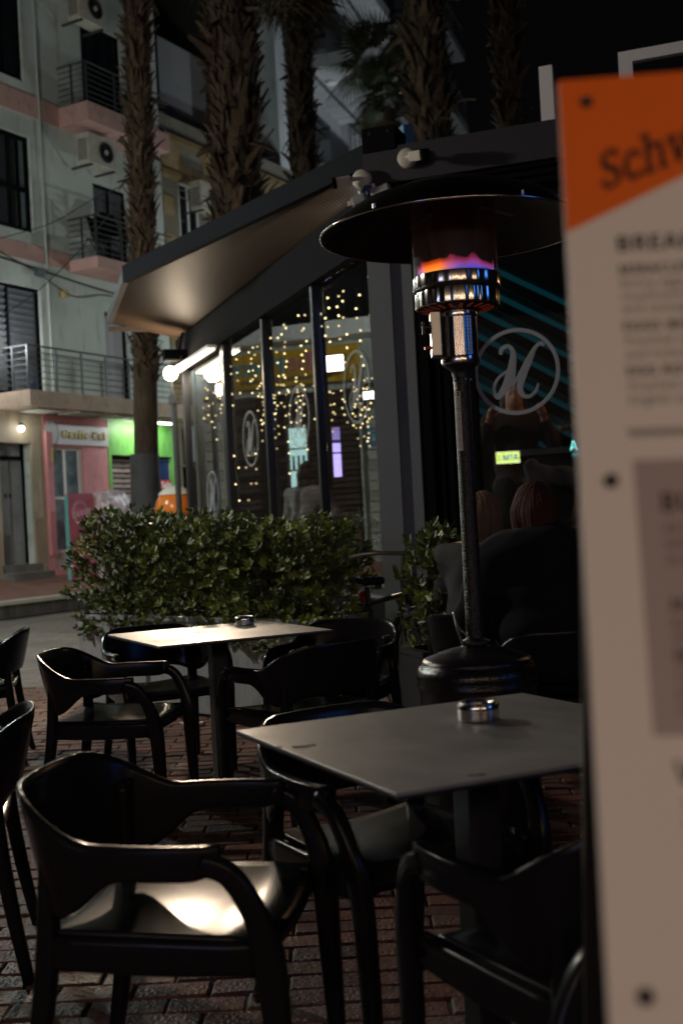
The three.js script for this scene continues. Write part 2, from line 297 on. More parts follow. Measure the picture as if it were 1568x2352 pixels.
{
  const H = house;
  const holes = [rect(-0.62, 0.31, 9.47, 11.4), rect(-0.8, 0.38, 6.72, 8.48), rect(-0.9, 0.46, 3.74, 5.72), rect(1.9, 3.1, 9.24, 11.2), rect(2.05, 3.05, 6.37, 8.05), rect(2.2, 2.88, 3.74, 5.54), rect(-0.8, -0.02, 0.6, 2.88), rect(0.46, 1.32, 0.6, 2.84), rect(2.12, 4.02, 0.5, 2.73)];
  mesh('wall', slab(rect(-1.02, 4.24, 0, 13.2), -0.3, 0, holes), M.wallPale, H);
  mesh('room_back', bx(-1.0, 4.2, 0.2, 13.1, -1.3, -1.2), std([0.02, 0.02, 0.022], 0.9), H);
  for (const [y0, y1, s1] of [[8.86, 9.26, 1.18], [6.2, 6.5, 1.26]]) mesh('band', bx(-1.02, s1, y0, y1, 0.002, 0.035), M.bandPink, H);
  mesh('band', bx(-1.02, 1.2, 11.9, 12.3, 0.002, 0.035), M.bandPink, H);
  windowOf(H, -0.62, 0.31, 9.47, 11.4, { v: [-0.15] });
  const w2 = windowOf(H, -0.8, 0.38, 6.72, 8.48, { v: [-0.1], h: [7.5], pane: M.pane2 ?? phys([0.75, 0.78, 0.8], 0.03, 0, { transmission: 1, thickness: 0, ior: 1.5 }), bar: 0.07 });
  curtain(w2, -0.75, 0.05, 6.8, 8.42, -0.2, std([0.16, 0.15, 0.17], 0.95), 12); curtain(w2, 0.06, 0.2, 6.8, 8.42, -0.21, M.curtain, 2);
  const w1 = windowOf(H, -0.9, 0.46, 3.74, 5.72, { v: [-0.34], pane: M.shutter, bar: 0.07 });
  for (let i = 0; i < 16; i++) { mesh('slat', place(box(0.44, 0.085, 0.016), -0.6, 3.9 + i * 0.115, -0.07, 0.5), M.shutter, w1); mesh('slat', place(box(0.62, 0.085, 0.016), 0.05, 3.9 + i * 0.115, -0.1, 0.5), M.shutter, w1); }
  windowOf(H, 1.9, 3.1, 9.24, 11.2, { v: [2.5], name: 'balcony_door' }); windowOf(H, 2.05, 3.05, 6.37, 8.05, { v: [2.55], h: [7.2], name: 'balcony_door', pane: std([0.10, 0.10, 0.11], 0.35) }); windowOf(H, 2.2, 2.88, 3.74, 5.54, { name: 'balcony_door', pane: std([0.3, 0.28, 0.29], 0.6) });
  balcony(H, 1.15, 3.6, 8.86, 9.22, 0.74, 9.98, { posts: [1.2, 2.0, 2.8] });
  balcony(H, 1.24, 3.6, 6.15, 6.36, 0.72, 7.14, { posts: [1.28, 2.0, 2.8] });
  balcony(H, -0.72, 4.2, 3.45, 3.73, 0.76, 4.5, { posts: [-0.69, 0.0, 0.66, 1.32, 1.98, 2.64, 3.3, 3.96], slab: M.slabPink, rails: 7 });
  for (let i = 0; i < 4; i++) mesh('soffit_panel', bx(-0.4 + i * 1.05, 0.3 + i * 1.05, 3.42, 3.446, 0.1, 0.62), M.wallPale, H);
  mesh('gutter_pipe', rod([0.6, 13, 0.05], [0.62, 3.7, 0.05], 0.02, 8), M.wallPale, H);
  // ground floor: entrance
  mesh('stone_surround', [bx(-1.02, -0.8, 0.35, 3.44, 0.004, 0.05), bx(-0.02, 0.29, 0.35, 3.44, 0.004, 0.05), bx(-0.8, -0.02, 2.88, 3.44, 0.004, 0.05)], M.tan, H);
  const door = mesh('door', [bx(-0.78, -0.04, 0.74, 2.6, -0.26, -0.2)], std([0.33, 0.35, 0.37], 0.5, 0, { map: repeat(T.plaster, 1, 1) }), H);
  for (const s of [-0.47, -0.37]) mesh('spy_plate', bx(s, s + 0.045, 1.92, 2.0, -0.199, -0.19), M.rail, door);
  mesh('door_frame', [bx(-0.8, -0.78, 0.74, 2.88, -0.28, -0.14), bx(-0.04, -0.02, 0.74, 2.88, -0.28, -0.14), bx(-0.78, -0.04, 2.6, 2.66, -0.27, -0.13)], M.frameDark, H);
  mesh('transom_pane', bx(-0.78, -0.04, 2.66, 2.88, -0.23, -0.22), std([0.3, 0.33, 0.36], 0.15), H);
  for (let i = 0; i < 2; i++) mesh('door_step', bx(-0.86, 0.12, 0.3, 0.74 - 0.14 * i, -0.2 + i * 0.22, 0.06 + 0.28 * i), std([0.26, 0.26, 0.26], 0.75, 0, { map: repeat(T.stained, 1, 1) }), H);
  // ground floor: pink shop front
  mesh('pink_front', slab(rect(0.29, 2.02, 0.42, 3.42), 0.004, 0.06, [rect(0.46, 1.32, 0.6, 2.84)]), M.pink, H);
  mesh('pink_pilaster', bx(0.30, 0.45, 0.86, 3.1, 0.062, 0.12), M.pink, H);
  const sw = windowOf(H, 0.46, 1.32, 0.9, 2.84, { v: [0.9], h: [1.9], frame: M.white, z: -0.08, bar: 0.05, pane: std([0.34, 0.45, 0.50], 0.12, 0, { map: repeat(T.coarse, 1.3, 1.3) }), name: 'shop_window' });
  mesh('shop_plinth', bx(0.46, 1.32, 0.45, 0.9, -0.1, 0.02), M.offWhite, H);
  // ground floor: green shop front with roller shutter
  mesh('green_front', [bx(2.03, 4.22, 2.73, 3.4, 0.004, 0.07), bx(2.03, 2.12, 0.42, 2.73, 0.004, 0.07), bx(4.02, 4.22, 0.42, 2.73, 0.004, 0.07)], M.green, H);
  const rm = [std([0.36, 0.31, 0.29], 0.5, 0.4, { map: repeat(T.rust, 0.6, 0.6) }), std([0.26, 0.2, 0.18], 0.6, 0.3, { map: repeat(T.rust, 0.5, 0.5) })];
  const sg = new THREE.CylinderGeometry(0.055, 0.055, 1.52, 8, 1, false, 0, Math.PI).rotateZ(Math.PI / 2).rotateX(Math.PI / 2);
  const sh = mesh('roller_shutter', bx(2.12, 3.64, 0.42, 2.73, -0.16, -0.12), rm[1], H);
  for (let i = 0; i < 22; i++) { const m = mesh('shutter_slat', box(1.52, 0.088, 0.035, 0, 0, 0, -0.35), rm[i % 3 ? 0 : 1], sh); m.position.set(2.88, 0.5 + i * 0.102, -0.1); }
  mesh('blue_panel', bx(3.67, 4.02, 0.8, 2.72, -0.06, -0.02), std([0.012, 0.028, 0.12], 0.4), H);
}
{ // signs on the shop fronts
  const s1 = thing('shop_sign', 'white shop sign with gold letters and an oval end above the pink shop window', 'sign', fw(0.37, 2.88, 0.075).toArray(), FA);
  mesh('sign_board', bx(0.12, 1.63, 0.005, 0.37, 0, 0.03), std([0.66, 0.64, 0.67], 0.35), s1);
  mesh('oval_plate', cyl(0.2, 0.2, 0.036, 0.12, 0.19, 0.018, 32, Math.PI / 2).scale(0.8, 1.12, 1), std([0.55, 0.53, 0.56], 0.4), s1);
  mesh('oval_rim', place(new THREE.TorusGeometry(0.2, 0.012, 6, 36), 0.12, 0.19, 0.03).scale(0.8, 1.12, 1), std([0.25, 0.2, 0.16], 0.5), s1);
  letters('Garfie', fontSerif, 0.15, 0.035, std([0.42, 0.33, 0.16], 0.35, 0.5), s1, 0.34, 0.125, 0.031, 0.96, 'letter', 0, 1.14); letters('Cat', fontSerif, 0.15, 0.035, std([0.42, 0.33, 0.16], 0.35, 0.5), s1, 1.17, 0.125, 0.031, 0.96, 'letter', 0, 1.14);
  const s2 = thing('sale_sign', 'small red sign reading Sale on the dark blue panel', 'sign', fw(3.66, 2.05, 0.0).toArray(), FA);
  mesh('sign_plate', bx(0, 0.38, 0, 0.2, 0, 0.02), std([0.55, 0.02, 0.03], 0.4), s2);
  letters('Sale', fontSans, 0.13, 0.006, std([0.8, 0.8, 0.8], 0.5), s2, 0.025, 0.04, 0.021, 0.92);
  const s3 = thing('yellow_sticker', 'small yellow warning sticker beside the pink shop window', 'sticker', fw(0.4, 2.55, 0.124).toArray(), FA);
  mesh('sticker_sheet', bx(0, 0.045, 0, 0.26, 0, 0.004), std([0.7, 0.48, 0.05], 0.5), s3);
}
acUnit('boxy cream air conditioner under the pink balcony beside the lit bulb', 1.72, 8.15, 0.42, 0.8, 0.58);
acUnit('dark cream air conditioner high on the pale wall above the railed balcony', 1.62, 10.85, 0.42, 0.74, 0.62);
{ // bulb under the second balcony, lamp over the entrance, lamp on the long balcony, tube under the long balcony
  const lampThing = (name, label, s, y, p, r, col, k, cd, bulb) => {
    const o = thing(name, label, 'lamp', fw(s, y, p).toArray(), FA);
    mesh('lamp_bulb', new THREE.SphereGeometry(r, 14, 10), glow(...col, k), o); mesh('lamp_base', cyl(r * 0.7, r * 0.7, 0.05, 0, r + 0.02, 0, 12), M.rail, o);
    const l = new THREE.PointLight(C(...col), cd); l.name = name + '_light'; l.shadow.radius = r / 0.02; l.castShadow = true; o.add(l); return o;
  };
  lampThing('balcony_lamp', 'small bright bulb under the pink balcony beside the air conditioner', 2.08, 8.32, 0.4, 0.045, [0.85, 1, 0.95], 14, 2.2);
  lampThing('entrance_lamp', 'oval lit lamp on the tan stone above the grey door', -0.29, 3.13, 0.1, 0.055, [1, 0.98, 0.85], 5, 0.5);
  const b = fpx(0, 789, 0.4); lampThing('wall_lamp', 'bright lamp on the wall behind the long balcony rail', b[0] - 0.04, b[1], 0.3, 0.07, [0.95, 1, 1], 16, 4);
  const t = thing('tube_light', 'white fluorescent tube light under the long balcony', 'lamp', fw(3.0, 3.36, 0.45).toArray(), FA);
  mesh('lamp_housing', bx(-0.62, 0.62, 0.02, 0.07, -0.05, 0.05), M.white, t); mesh('lamp_tube', cyl(0.016, 0.016, 1.2, 0, 0, 0, 10, 0, 0, Math.PI / 2), glow(1, 0.98, 0.92, 8), t);
  const l = new THREE.RectAreaLight(C(1, 0.98, 0.92), 90, 1.2, 0.04); l.name = 'tube_light_area'; l.position.set(0, -0.03, 0); l.lookAt(0, -3, 0.6); t.add(l); l.rotation.set(-0.93, 0, 0);
  const bl = tag(mesh(numbered('play_ball'), new THREE.SphereGeometry(0.085, 18, 14), std([0.02, 0.04, 0.12], 0.5)), 'blue ball on the corner of the long balcony slab', 'ball'); bl.position.copy(fw(-0.52, 3.73 + 0.086, 0.62));
}
{ // folded chairs heaped on the middle balcony, floodlight and cables on the wall
  const c = thing('stacked_balcony_chairs', 'dark folded chairs heaped on the middle balcony', 'chairs', fw(1.8, 6.36, 0.36).toArray(), FA);
  for (let i = 0; i < 3; i++) { mesh('folded_seat', box(0.42, 0.03, 0.4, i * 0.12, 0.42 + i * 0.09, 0, 0.2 + i * 0.15, 0, 0.08 * i), M.plastic, c); mesh('folded_back', box(0.4, 0.46, 0.03, i * 0.13, 0.66 + i * 0.07, -0.1 + i * 0.05, -0.3), M.plastic, c); for (const s of [-0.19, 0.19]) mesh('chair_leg', rod([s + i * 0.12, 0, 0.16], [s + i * 0.1, 0.45, -0.14], 0.013), M.plastic, c); }
  const f = thing('wall_floodlight', 'dark unlit floodlight fixed to the pale wall over the shuttered window', 'floodlight', fw(0.33, 5.98, 0.14).toArray(), FA);
  mesh('lamp_box', rbox(0.2, 0.15, 0.08, 0.012, 0, 0, 0, 0.5), std([0.05, 0.055, 0.07], 0.5), f); mesh('lamp_arm', bx(-0.02, 0.02, 0.03, 0.06, -0.13, 0), M.rail, f);
  const y = thing('junction_box', 'yellowed junction box on the pale wall below the pink band', 'box', fw(1.05, 5.72, 0.03).toArray(), FA);
  mesh('box_body', rbox(0.1, 0.15, 0.06, 0.01), std([0.5, 0.36, 0.1], 0.6), y);
  const cab = (label, pts, r = 0.011) => tag(mesh(numbered('wall_cable'), tube(pts.map((p) => (p.length === 4 ? fw(p[0], p[1], p[2]).toArray() : p)), r, 40, 5), M.cable), label, 'cable', 'cables strung along and across the house fronts');
  cab('dark cable sagging along the pale wall under the pink band', [[-0.9, 6.3, 0.06, 0], [0.3, 6.0, 0.07, 0], [1.3, 5.7, 0.05, 0], [2.2, 5.85, 0.05, 0], [3.6, 5.8, 0.05, 0]]);
  cab('thick cable bundle along the pale wall above the shuttered window', [[-0.9, 6.16, 0.05, 0], [0.4, 6.06, 0.06, 0], [1.4, 5.98, 0.06, 0], [2.6, 5.92, 0.06, 0], [3.6, 5.95, 0.06, 0]], 0.02);
  cab('thin cable from the window sill up past the air conditioner to the palm', [at(0, 548, 20).toArray(), at(120, 512, 20).toArray(), at(210, 460, 20).toArray(), at(285, 425, 19.2).toArray()], 0.009);
  cab('thin cable crossing the shuttered window up to the pink balcony slab', [at(0, 725, 19.5).toArray(), at(60, 690, 19.7).toArray(), at(160, 600, 20).toArray(), at(282, 455, 19.2).toArray()], 0.009);
  cab('thin cable from the palm to the stone house roof', [at(362, 420, 19).toArray(), at(420, 455, 21).toArray(), at(490, 480, 24).toArray()], 0.009);
  cab('short cable beside the yellowish stone front', [at(362, 420, 19).toArray(), at(430, 440, 21).toArray(), at(560, 475, 24).toArray()], 0.009);
}
const stoneHouse = thing('stone_house', 'old house of weathered yellow stone blocks with a small roof wall', 'building', [FO.x, 0, FO.z], FA);
{
  const S = stoneHouse, sm = [M.stone, std([0.36, 0.30, 0.20], 0.95, 0, { map: repeat(T.stone, 0.5, 0.5), bumpMap: repeat(T.coarse, 0.5, 0.5), bumpScale: 0.03 }), std([0.46, 0.35, 0.20], 0.92, 0, { map: repeat(T.stained, 0.5, 0.5) }), std([0.34, 0.33, 0.28], 0.92, 0, { map: repeat(T.stained, 0.4, 0.4) })];
  const [ws, wy] = fpx(437, 490), [as] = fpx(440, 395);
  mesh('wall', [slab(rect(4.26, 10, 0, 9.6), -0.34, -0.03, [rect(ws - 0.36, ws + 0.36, wy - 0.62, wy + 0.62), rect(4.5, 6.6, 0.3, 2.55)])], std([0.2, 0.17, 0.12], 0.95), S);
  for (let r = 0; r < 15; r++) for (let c = 0; c < 8; c++) {
    const w = 0.72, s0 = 4.27 + c * w - (r % 2) * w / 2, a = Math.max(4.27, s0), b = Math.min(10, s0 + w), y0 = 3.5 + r * 0.4;
    if (b - a < 0.1 || (b > ws - 0.36 && a < ws + 0.36 && y0 + 0.4 > wy - 0.62 && y0 < wy + 0.62)) continue;
    mesh('stone_block', bx(a + 0.006, b - 0.006, y0 + 0.006, y0 + 0.394, -0.035, 0.0 + 0.022 * hash(c, r, 3)), sm[Math.floor(hash(c, r, 8) * 4)], S);
  }
  mesh('cornice', bx(4.27, 10, 9.5, 9.62, -0.3, 0.12), sm[1], S);
  mesh('parapet', bx(4.27, 10, 9.62, 10.05, -0.25, -0.02), sm[3], S);
  mesh('string_course', bx(4.27, 10, 8.75, 8.85, 0.025, 0.08), sm[1], S);
  windowOf(S, ws - 0.36, ws + 0.36, wy - 0.62, wy + 0.62, { frame: M.white, v: [ws], bar: 0.05, z: -0.1 });
  mesh('roof_hut', bx(4.6, 7.2, 9.7, 12.1, -2.6, -0.6), std([0.3, 0.3, 0.31], 0.9), S);
  mesh('roof_hut_post', bx(4.55, 4.8, 9.7, 12.3, -0.6, -0.35), M.frameDark, S); mesh('roof_hut_post', bx(6.9, 7.2, 9.7, 12.3, -0.6, -0.35), M.frameDark, S);
  mesh('shop_opening', bx(4.5, 6.6, 0.4, 2.5, -0.32, -0.3), M.frameDark, S);
  const sg = thing('hanging_shop_sign', 'pale grey sign board over the dark shop beside the green one', 'sign', fw(4.55, 2.65, 0.06).toArray(), FA);
  mesh('sign_board', bx(0, 1.5, 0, 0.75, 0, 0.04), std([0.5, 0.55, 0.6], 0.4), sg); for (let i = 0; i < 3; i++) mesh('sign_mark', bx(0.3, 0.42, 0.18 + i * 0.14, 0.26 + i * 0.14, 0.041, 0.046), M.rail, sg); mesh('sign_mark', bx(0.7, 0.75, 0.1, 0.6, 0.041, 0.046), M.rail, sg);
  const wr = thing('clothes_rack', 'dark rack of goods with white boxes in the shop doorway', 'shop rack', fw(5.0, 0.45, 0.35).toArray(), FA);
  mesh('rack_frame', [rod([-0.3, 0, 0], [-0.3, 1.8, 0], 0.02), rod([0.5, 0, 0], [0.5, 1.8, 0], 0.02), rod([-0.3, 1.8, 0], [0.5, 1.8, 0], 0.02)], M.rail, wr);
  for (const [x, y, w, h, c] of [[-0.2, 1.5, 0.5, 0.1, M.white], [0, 1.2, 0.45, 0.08, M.white], [0.15, 0.5, 0.4, 0.5, std([0.02, 0.05, 0.25], 0.5)], [-0.1, 0.95, 0.2, 0.16, M.white]]) mesh('goods', bx(x, x + w, y, y + h, -0.1, 0.12), c, wr);
  acUnit('grey air conditioner under the string course of the yellow stone house', as, 8.05, 0.36, 0.8, 0.62);
}
{ // candy cabinet, covered machine, ride
  const c = thing('candy_cabinet', 'pink cabinet with a round candy stamp and teal side on the pavement', 'cabinet', fw(fpx(182, 1250, 0.85)[0], 0.42, 0.7).toArray(), FA);
  mesh('cabinet_body', bx(-0.24, 0.42, 0, 1.52, 0.11, 0.16), std([0.62, 0.12, 0.2], 0.5, 0, { map: repeat(T.plaster, 1, 1) }), c);
  mesh('side_panel', bx(-0.262, -0.242, 0, 1.5, 0.1, 0.17), std([0.16, 0.45, 0.42], 0.5), c);
  const ink = std([0.72, 0.45, 0.5], 0.6);
  for (const r of [0.2, 0.165]) mesh('stamp_ring', place(new THREE.TorusGeometry(r, 0.008, 5, 40), 0.06, 1.18, 0.162).scale(1, 1, 1), ink, c);
  mesh('stamp_band', bx(-0.2, 0.32, 1.1, 1.26, 0.162, 0.166), std([0.62, 0.12, 0.2], 0.5), c);
  letters('CANDY', fontSans, 0.11, 0.004, ink, c, -0.15, 1.08, 0.167, 0.95, 'letter', 0.18);
  const b = thing('covered_machine', 'machine wrapped in crumpled pale pink plastic sheet beside the candy cabinet', 'covered machine', fw(fpx(252, 1150, 0.8)[0], 0.4, 0.72).toArray(), FA);
  const g = new THREE.BoxGeometry(0.86, 1.6, 0.5, 22, 36, 12), p = g.attributes.position, v = V();
  for (let i = 0; i < p.count; i++) { v.fromBufferAttribute(p, i); const k = fbm(v.x * 0.9 + v.z + 3, v.y * 0.5 + 2, 7, 4, 5) - 0.5, t = Math.max(0, v.y - 0.35) / 0.45; v.x *= 1 - 0.16 * t * t; v.z *= 1 - 0.3 * t * t; v.y -= 0.09 * t * (v.x * v.x * 6); v.x += k * 0.1; v.z += (fbm(v.x + 4, v.y + 1, 9, 3, 8) - 0.5) * 0.09; p.setXYZ(i, v.x, v.y + 0.8, v.z); }
  g.computeVertexNormals(); mesh('plastic_cover', g, phys([0.75, 0.56, 0.62], 0.25, 0, { bumpMap: repeat(T.coarse, 3, 3), bumpScale: 0.03 }), b);
  const r0 = at(402, 1150, 16), t = thing('kiddie_ride', 'glossy orange and white fibreglass ride showing above the hedge', 'kiddie ride', [r0.x, 0, r0.z], -0.3);
  const dome = (r, y, sy, a) => new THREE.SphereGeometry(r, 32, 20, 0, Math.PI * 2, 0, a).scale(1, sy, 0.9).translate(0, y, 0);
  mesh('ride_shell', dome(0.28, 1.47, 1.1, 2.4), std([0.62, 0.17, 0.02], 0.18), t); mesh('white_cap', dome(0.287, 1.5, 1.07, 0.95), std([0.66, 0.63, 0.55], 0.15), t);
  mesh('white_muzzle', new THREE.SphereGeometry(0.13, 20, 14).scale(1.2, 0.7, 0.8).translate(0.03, 1.3, 0.2), std([0.66, 0.6, 0.45], 0.15), t);
  for (const s of [-1, 1]) mesh('ear', new THREE.SphereGeometry(0.1, 14, 10).scale(0.5, 1.2, 0.6).rotateZ(s * 0.25).translate(s * 0.28, 1.42, -0.02), std([0.42, 0.07, 0.02], 0.2), t);
  mesh('ride_base', [cyl(0.34, 0.3, 0.4, 0, 0.2, 0, 28), cyl(0.1, 0.14, 0.9, 0, 0.8, 0, 16)], M.rail, t);
}
// ---------------------------------------------------------------- the next house along the street, seen in the pavilion's glass
const shopHouse = thing('shop_house', 'plastered house with white brick piers, a roller shutter and a ledge', 'building', [FO.x, 0, FO.z], FA);
{
  const S = shopHouse;
  mesh('wall', slab(rect(-9.5, -1.03, 0, 4.64), -0.34, -0.03, [rect(-4.14, -1.72, 0.4, 3.5)]), M.wallPale, S);
  mesh('ledge', bx(-4.9, -1.1, 4.34, 4.6, -0.03, 0.55), M.white, S);
  const bm = [std([0.62, 0.6, 0.54], 0.8, 0, { map: repeat(T.plaster, 1, 1) }), std([0.55, 0.54, 0.5], 0.8, 0, { map: repeat(T.stained, 1, 1) })], bg = rbox(0.3, 0.165, 0.16, 0.012, 0, 0, 0, 0, 0, 0, 1);
  for (const s of [-1.36, -4.46]) { const pier = mesh('pier', bx(s - 0.14, s + 0.14, 0.4, 3.55, -0.028, 0.06), M.frameDark, S); for (let i = 0; i < 17; i++) { const m = mesh('pier_brick', bg, bm[i % 3 ? 0 : 1], pier); m.position.set(s, 0.53 + i * 0.178, 0.03); } }
  const rm = [std([0.30, 0.25, 0.22], 0.5, 0.3, { map: repeat(T.rust, 0.5, 0.5) }), std([0.2, 0.15, 0.13], 0.6, 0.3, { map: repeat(T.rust, 0.4, 0.4) })];
  const sh = mesh('roller_shutter', bx(-4.14, -1.72, 0.4, 3.5, -0.2, -0.14), rm[1], S);
  for (let i = 0; i < 30; i++) { const m = mesh('shutter_slat', box(2.4, 0.088, 0.035, 0, 0, 0, -0.35), rm[i % 3 ? 0 : 1], sh); m.position.set(-2.93, 0.5 + i * 0.102, -0.12); }
  const y = thing('yellow_shop_sign', 'long yellow shop sign with large coloured letters under the ledge', 'sign', fw(-4.25, 3.62, 0.1).toArray(), FA);
  mesh('sign_board', bx(0, 2.7, 0, 0.62, 0, 0.05), std([0.6, 0.36, 0.03], 0.4), y);
  const lm = std([0.55, 0.2, 0.28], 0.4), lb = std([0.1, 0.35, 0.45], 0.4), ld = std([0.06, 0.08, 0.16], 0.5);
  letters('The', fontSerif, 0.3, 0.02, lm, y, 0.55, 0.24, 0.051, 1); letters('Princes', fontSerif, 0.27, 0.02, lb, y, 1.35, 0.24, 0.051, 0.86); letters('Information Souvenirs', fontSans, 0.085, 0.01, ld, y, 0.5, 0.08, 0.051, 1.35);
  const st = thing('price_sticker', 'square blue price sticker with a pink ring on the brick pier', 'sticker', fw(-4.62, 2.45, 0.115).toArray(), FA);
  mesh('sticker_sheet', bx(0, 0.3, 0, 0.3, 0, 0.006), std([0.03, 0.3, 0.42], 0.4), st); mesh('sticker_ring', place(new THREE.TorusGeometry(0.115, 0.012, 6, 30), 0.15, 0.15, 0.008), std([0.6, 0.12, 0.25], 0.4), st); letters('€5', fontSans, 0.1, 0.004, M.white, st, 0.07, 0.1, 0.008, 0.9);
  const flood = (label, s, yy, w, h, cd, col, out = 0.35) => {
    const o = thing('shop_floodlight', label, 'floodlight', fw(s, yy, out).toArray(), FA, 'floodlights on the shop house');
    mesh('lamp_box', bx(-w / 2 - 0.02, w / 2 + 0.02, -h / 2 - 0.02, h / 2 + 0.02, -0.07, -0.003), M.rail, o); mesh('lamp_face', bx(-w / 2, w / 2, -h / 2, h / 2, 0, 0.008), glow(...col, 9), o); mesh('lamp_arm', bx(-0.015, 0.015, h / 2, h / 2 + 0.03, -out + 0.1, -0.03), M.rail, o);
    const l = new THREE.RectAreaLight(C(...col), cd, w, h); l.name = 'shop_floodlight_area'; l.position.set(0, 0, 0.02); l.rotation.y = Math.PI; o.add(l);
  };
  flood('square white floodlight in front of the yellow sign', -3.9, 3.9, 0.3, 0.26, 7, [1, 1, 0.96]);
  flood('small white floodlight at the end of the yellow sign', -1.72, 3.64, 0.18, 0.2, 6, [1, 1, 0.96]);
  flood('wide white floodlight on the brick pier', -4.55, 3.3, 0.34, 0.12, 6, [0.95, 1, 1]);
  const bs = thing('blue_light_sign', 'blank blue light box high on a pole across the square', 'light box', [10.6, 4.7, 1.2], Math.atan2(-0.67, -0.74));
  mesh('sign_pole', cyl(0.08, 0.08, 4.7, 1.15, -2.35, -0.12, 12), M.rail, bs);
  mesh('sign_case', bx(-0.02, 2.32, -1.42, 0.92, -0.08, 0.0), M.rail, bs); mesh('sign_face', bx(0, 2.3, -1.4, 0.9, 0.002, 0.012), glow(0.06, 0.26, 1, 1.4), bs);
  const l = new THREE.RectAreaLight(C(0.06, 0.26, 1), 1.4, 2.3, 2.3); l.name = 'blue_sign_area'; l.position.set(1.15, -0.25, 0.03); l.rotation.y = Math.PI; bs.add(l);
}
function streetLamp(label, x, z, h, dx, dz, col, cd, up, globe) {
  const o = thing('street_lamp', label, 'street lamp', [x, 0, z], 0, 'street lamps');
  mesh('post', [cyl(0.09, 0.05, h, 0, h / 2, 0, 14), cyl(0.16, 0.14, 0.3, 0, 0.15, 0, 14)], M.rail, o); mesh('arm', tube([[0, h - 0.1, 0], [dx * 0.5, h + 0.15, dz * 0.5], [dx, h + 0.12, dz]], 0.03, 12), M.rail, o);
  if (globe) mesh('lamp_globe', new THREE.SphereGeometry(0.2, 20, 14).translate(dx, h - 0.02, dz), glow(...col, 4), o); else { mesh('lamp_head', rbox(0.5, 0.1, 0.5, 0.04, dx, h + 0.12, dz), M.rail, o); mesh('lamp_lens', rbox(0.38, 0.03, 0.38, 0.012, dx, h + 0.055, dz), glow(...col, 16), o); }
  const sp = new THREE.SpotLight(C(...col), cd, 0, 1.38, 0.3); sp.name = 'street_lamp_beam'; sp.position.set(dx, h - 0.02, dz); sp.target.position.set(dx, 0, dz); sp.shadow.radius = 7; sp.castShadow = true; o.add(sp, sp.target);
  const l = new THREE.PointLight(C(...col), up); l.name = 'street_lamp_light'; l.position.set(dx, h - 0.02, dz); l.shadow.radius = 7; l.castShadow = true; o.add(l);
}
{ const c = fw(-7.6, 0, 3.1); streetLamp('street lamp with a globe at the kerb before the shop house', c.x, c.z, 4.4, 0.3, 0.1, [0.84, 1, 0.97], 8, 40, true); }
{ const c = fw(5.4, 0, 4.3); streetLamp('street lamp behind the pavilion, facing the green shop front', c.x, c.z, 4.5, -0.4, -0.2, [0.86, 1, 0.96], 8, 16, true); }
streetLamp('street lamp with a globe beside the terrace bricks', -5.4, -7.6, 4.2, 0.3, 0, [1, 0.93, 0.8], 5, 42, true);
streetLamp('street lamp between the pavilion and the white tower block', 5.4, -33, 6.6, -0.5, 0.2, [0.86, 0.93, 1], 20, 70, true);

// ---------------------------------------------------------------- blocks behind
{
  const a = at(622, 300, 30), dir = Math.atan2(0.95, 0.31);
  const t = thing('tower_block', 'pale tower block with a white corner pier and stacked balconies', 'building', [a.x, 0, a.z], dir);
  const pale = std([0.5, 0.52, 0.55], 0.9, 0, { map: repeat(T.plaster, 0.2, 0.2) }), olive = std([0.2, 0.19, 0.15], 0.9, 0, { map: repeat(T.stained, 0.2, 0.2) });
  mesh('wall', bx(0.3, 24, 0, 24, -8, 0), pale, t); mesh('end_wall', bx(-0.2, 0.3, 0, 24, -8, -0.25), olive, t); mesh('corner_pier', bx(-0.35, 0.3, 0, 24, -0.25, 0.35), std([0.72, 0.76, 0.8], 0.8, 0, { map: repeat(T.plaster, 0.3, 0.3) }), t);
  const rm = std([0.03, 0.03, 0.033], 0.5);
  for (let f = 0; f < 6; f++) for (const s of [1.5, 7.2, 13.0]) {
    const y = 4.6 + f * 2.9;
    mesh('balcony_slab', bx(s, s + 4.6, y, y + 0.34, 0.01, 1.7), pale, t); mesh('balcony_door', bx(s + 0.6, s + 3.4, y + 0.34, y + 2.5, 0.005, 0.03), M.darkGlass, t);
    mesh('railing', [bx(s + 0.03, s + 4.57, y + 1.25, y + 1.3, 1.62, 1.67), ...Array.from({ length: 12 }, (_, i) => bx(s + 0.05 + i * 0.41, s + 0.07 + i * 0.41, y + 0.34, y + 1.25, 1.63, 1.655))], M.steel, t);
    mesh('soffit_lamp', cyl(0.16, 0.16, 0.07, s + 1.1, y - 0.036, 0.9, 18), M.white, t);
  }
  const d = thing('dark_block', 'unlit grey block behind the palms', 'building', [-7.5, 0, -44], 0.1);
  mesh('wall', bx(-7, 7, 0, 32, -6, 0), std([0.25, 0.25, 0.27], 0.95), d); for (let i = 0; i < 8; i++) for (let k = 0; k < 3; k++) mesh('window', bx(-5 + k * 4, -3.6 + k * 4, 4 + i * 3.2, 5.6 + i * 3.2, 0.003, 0.03), M.darkGlass, d);
}
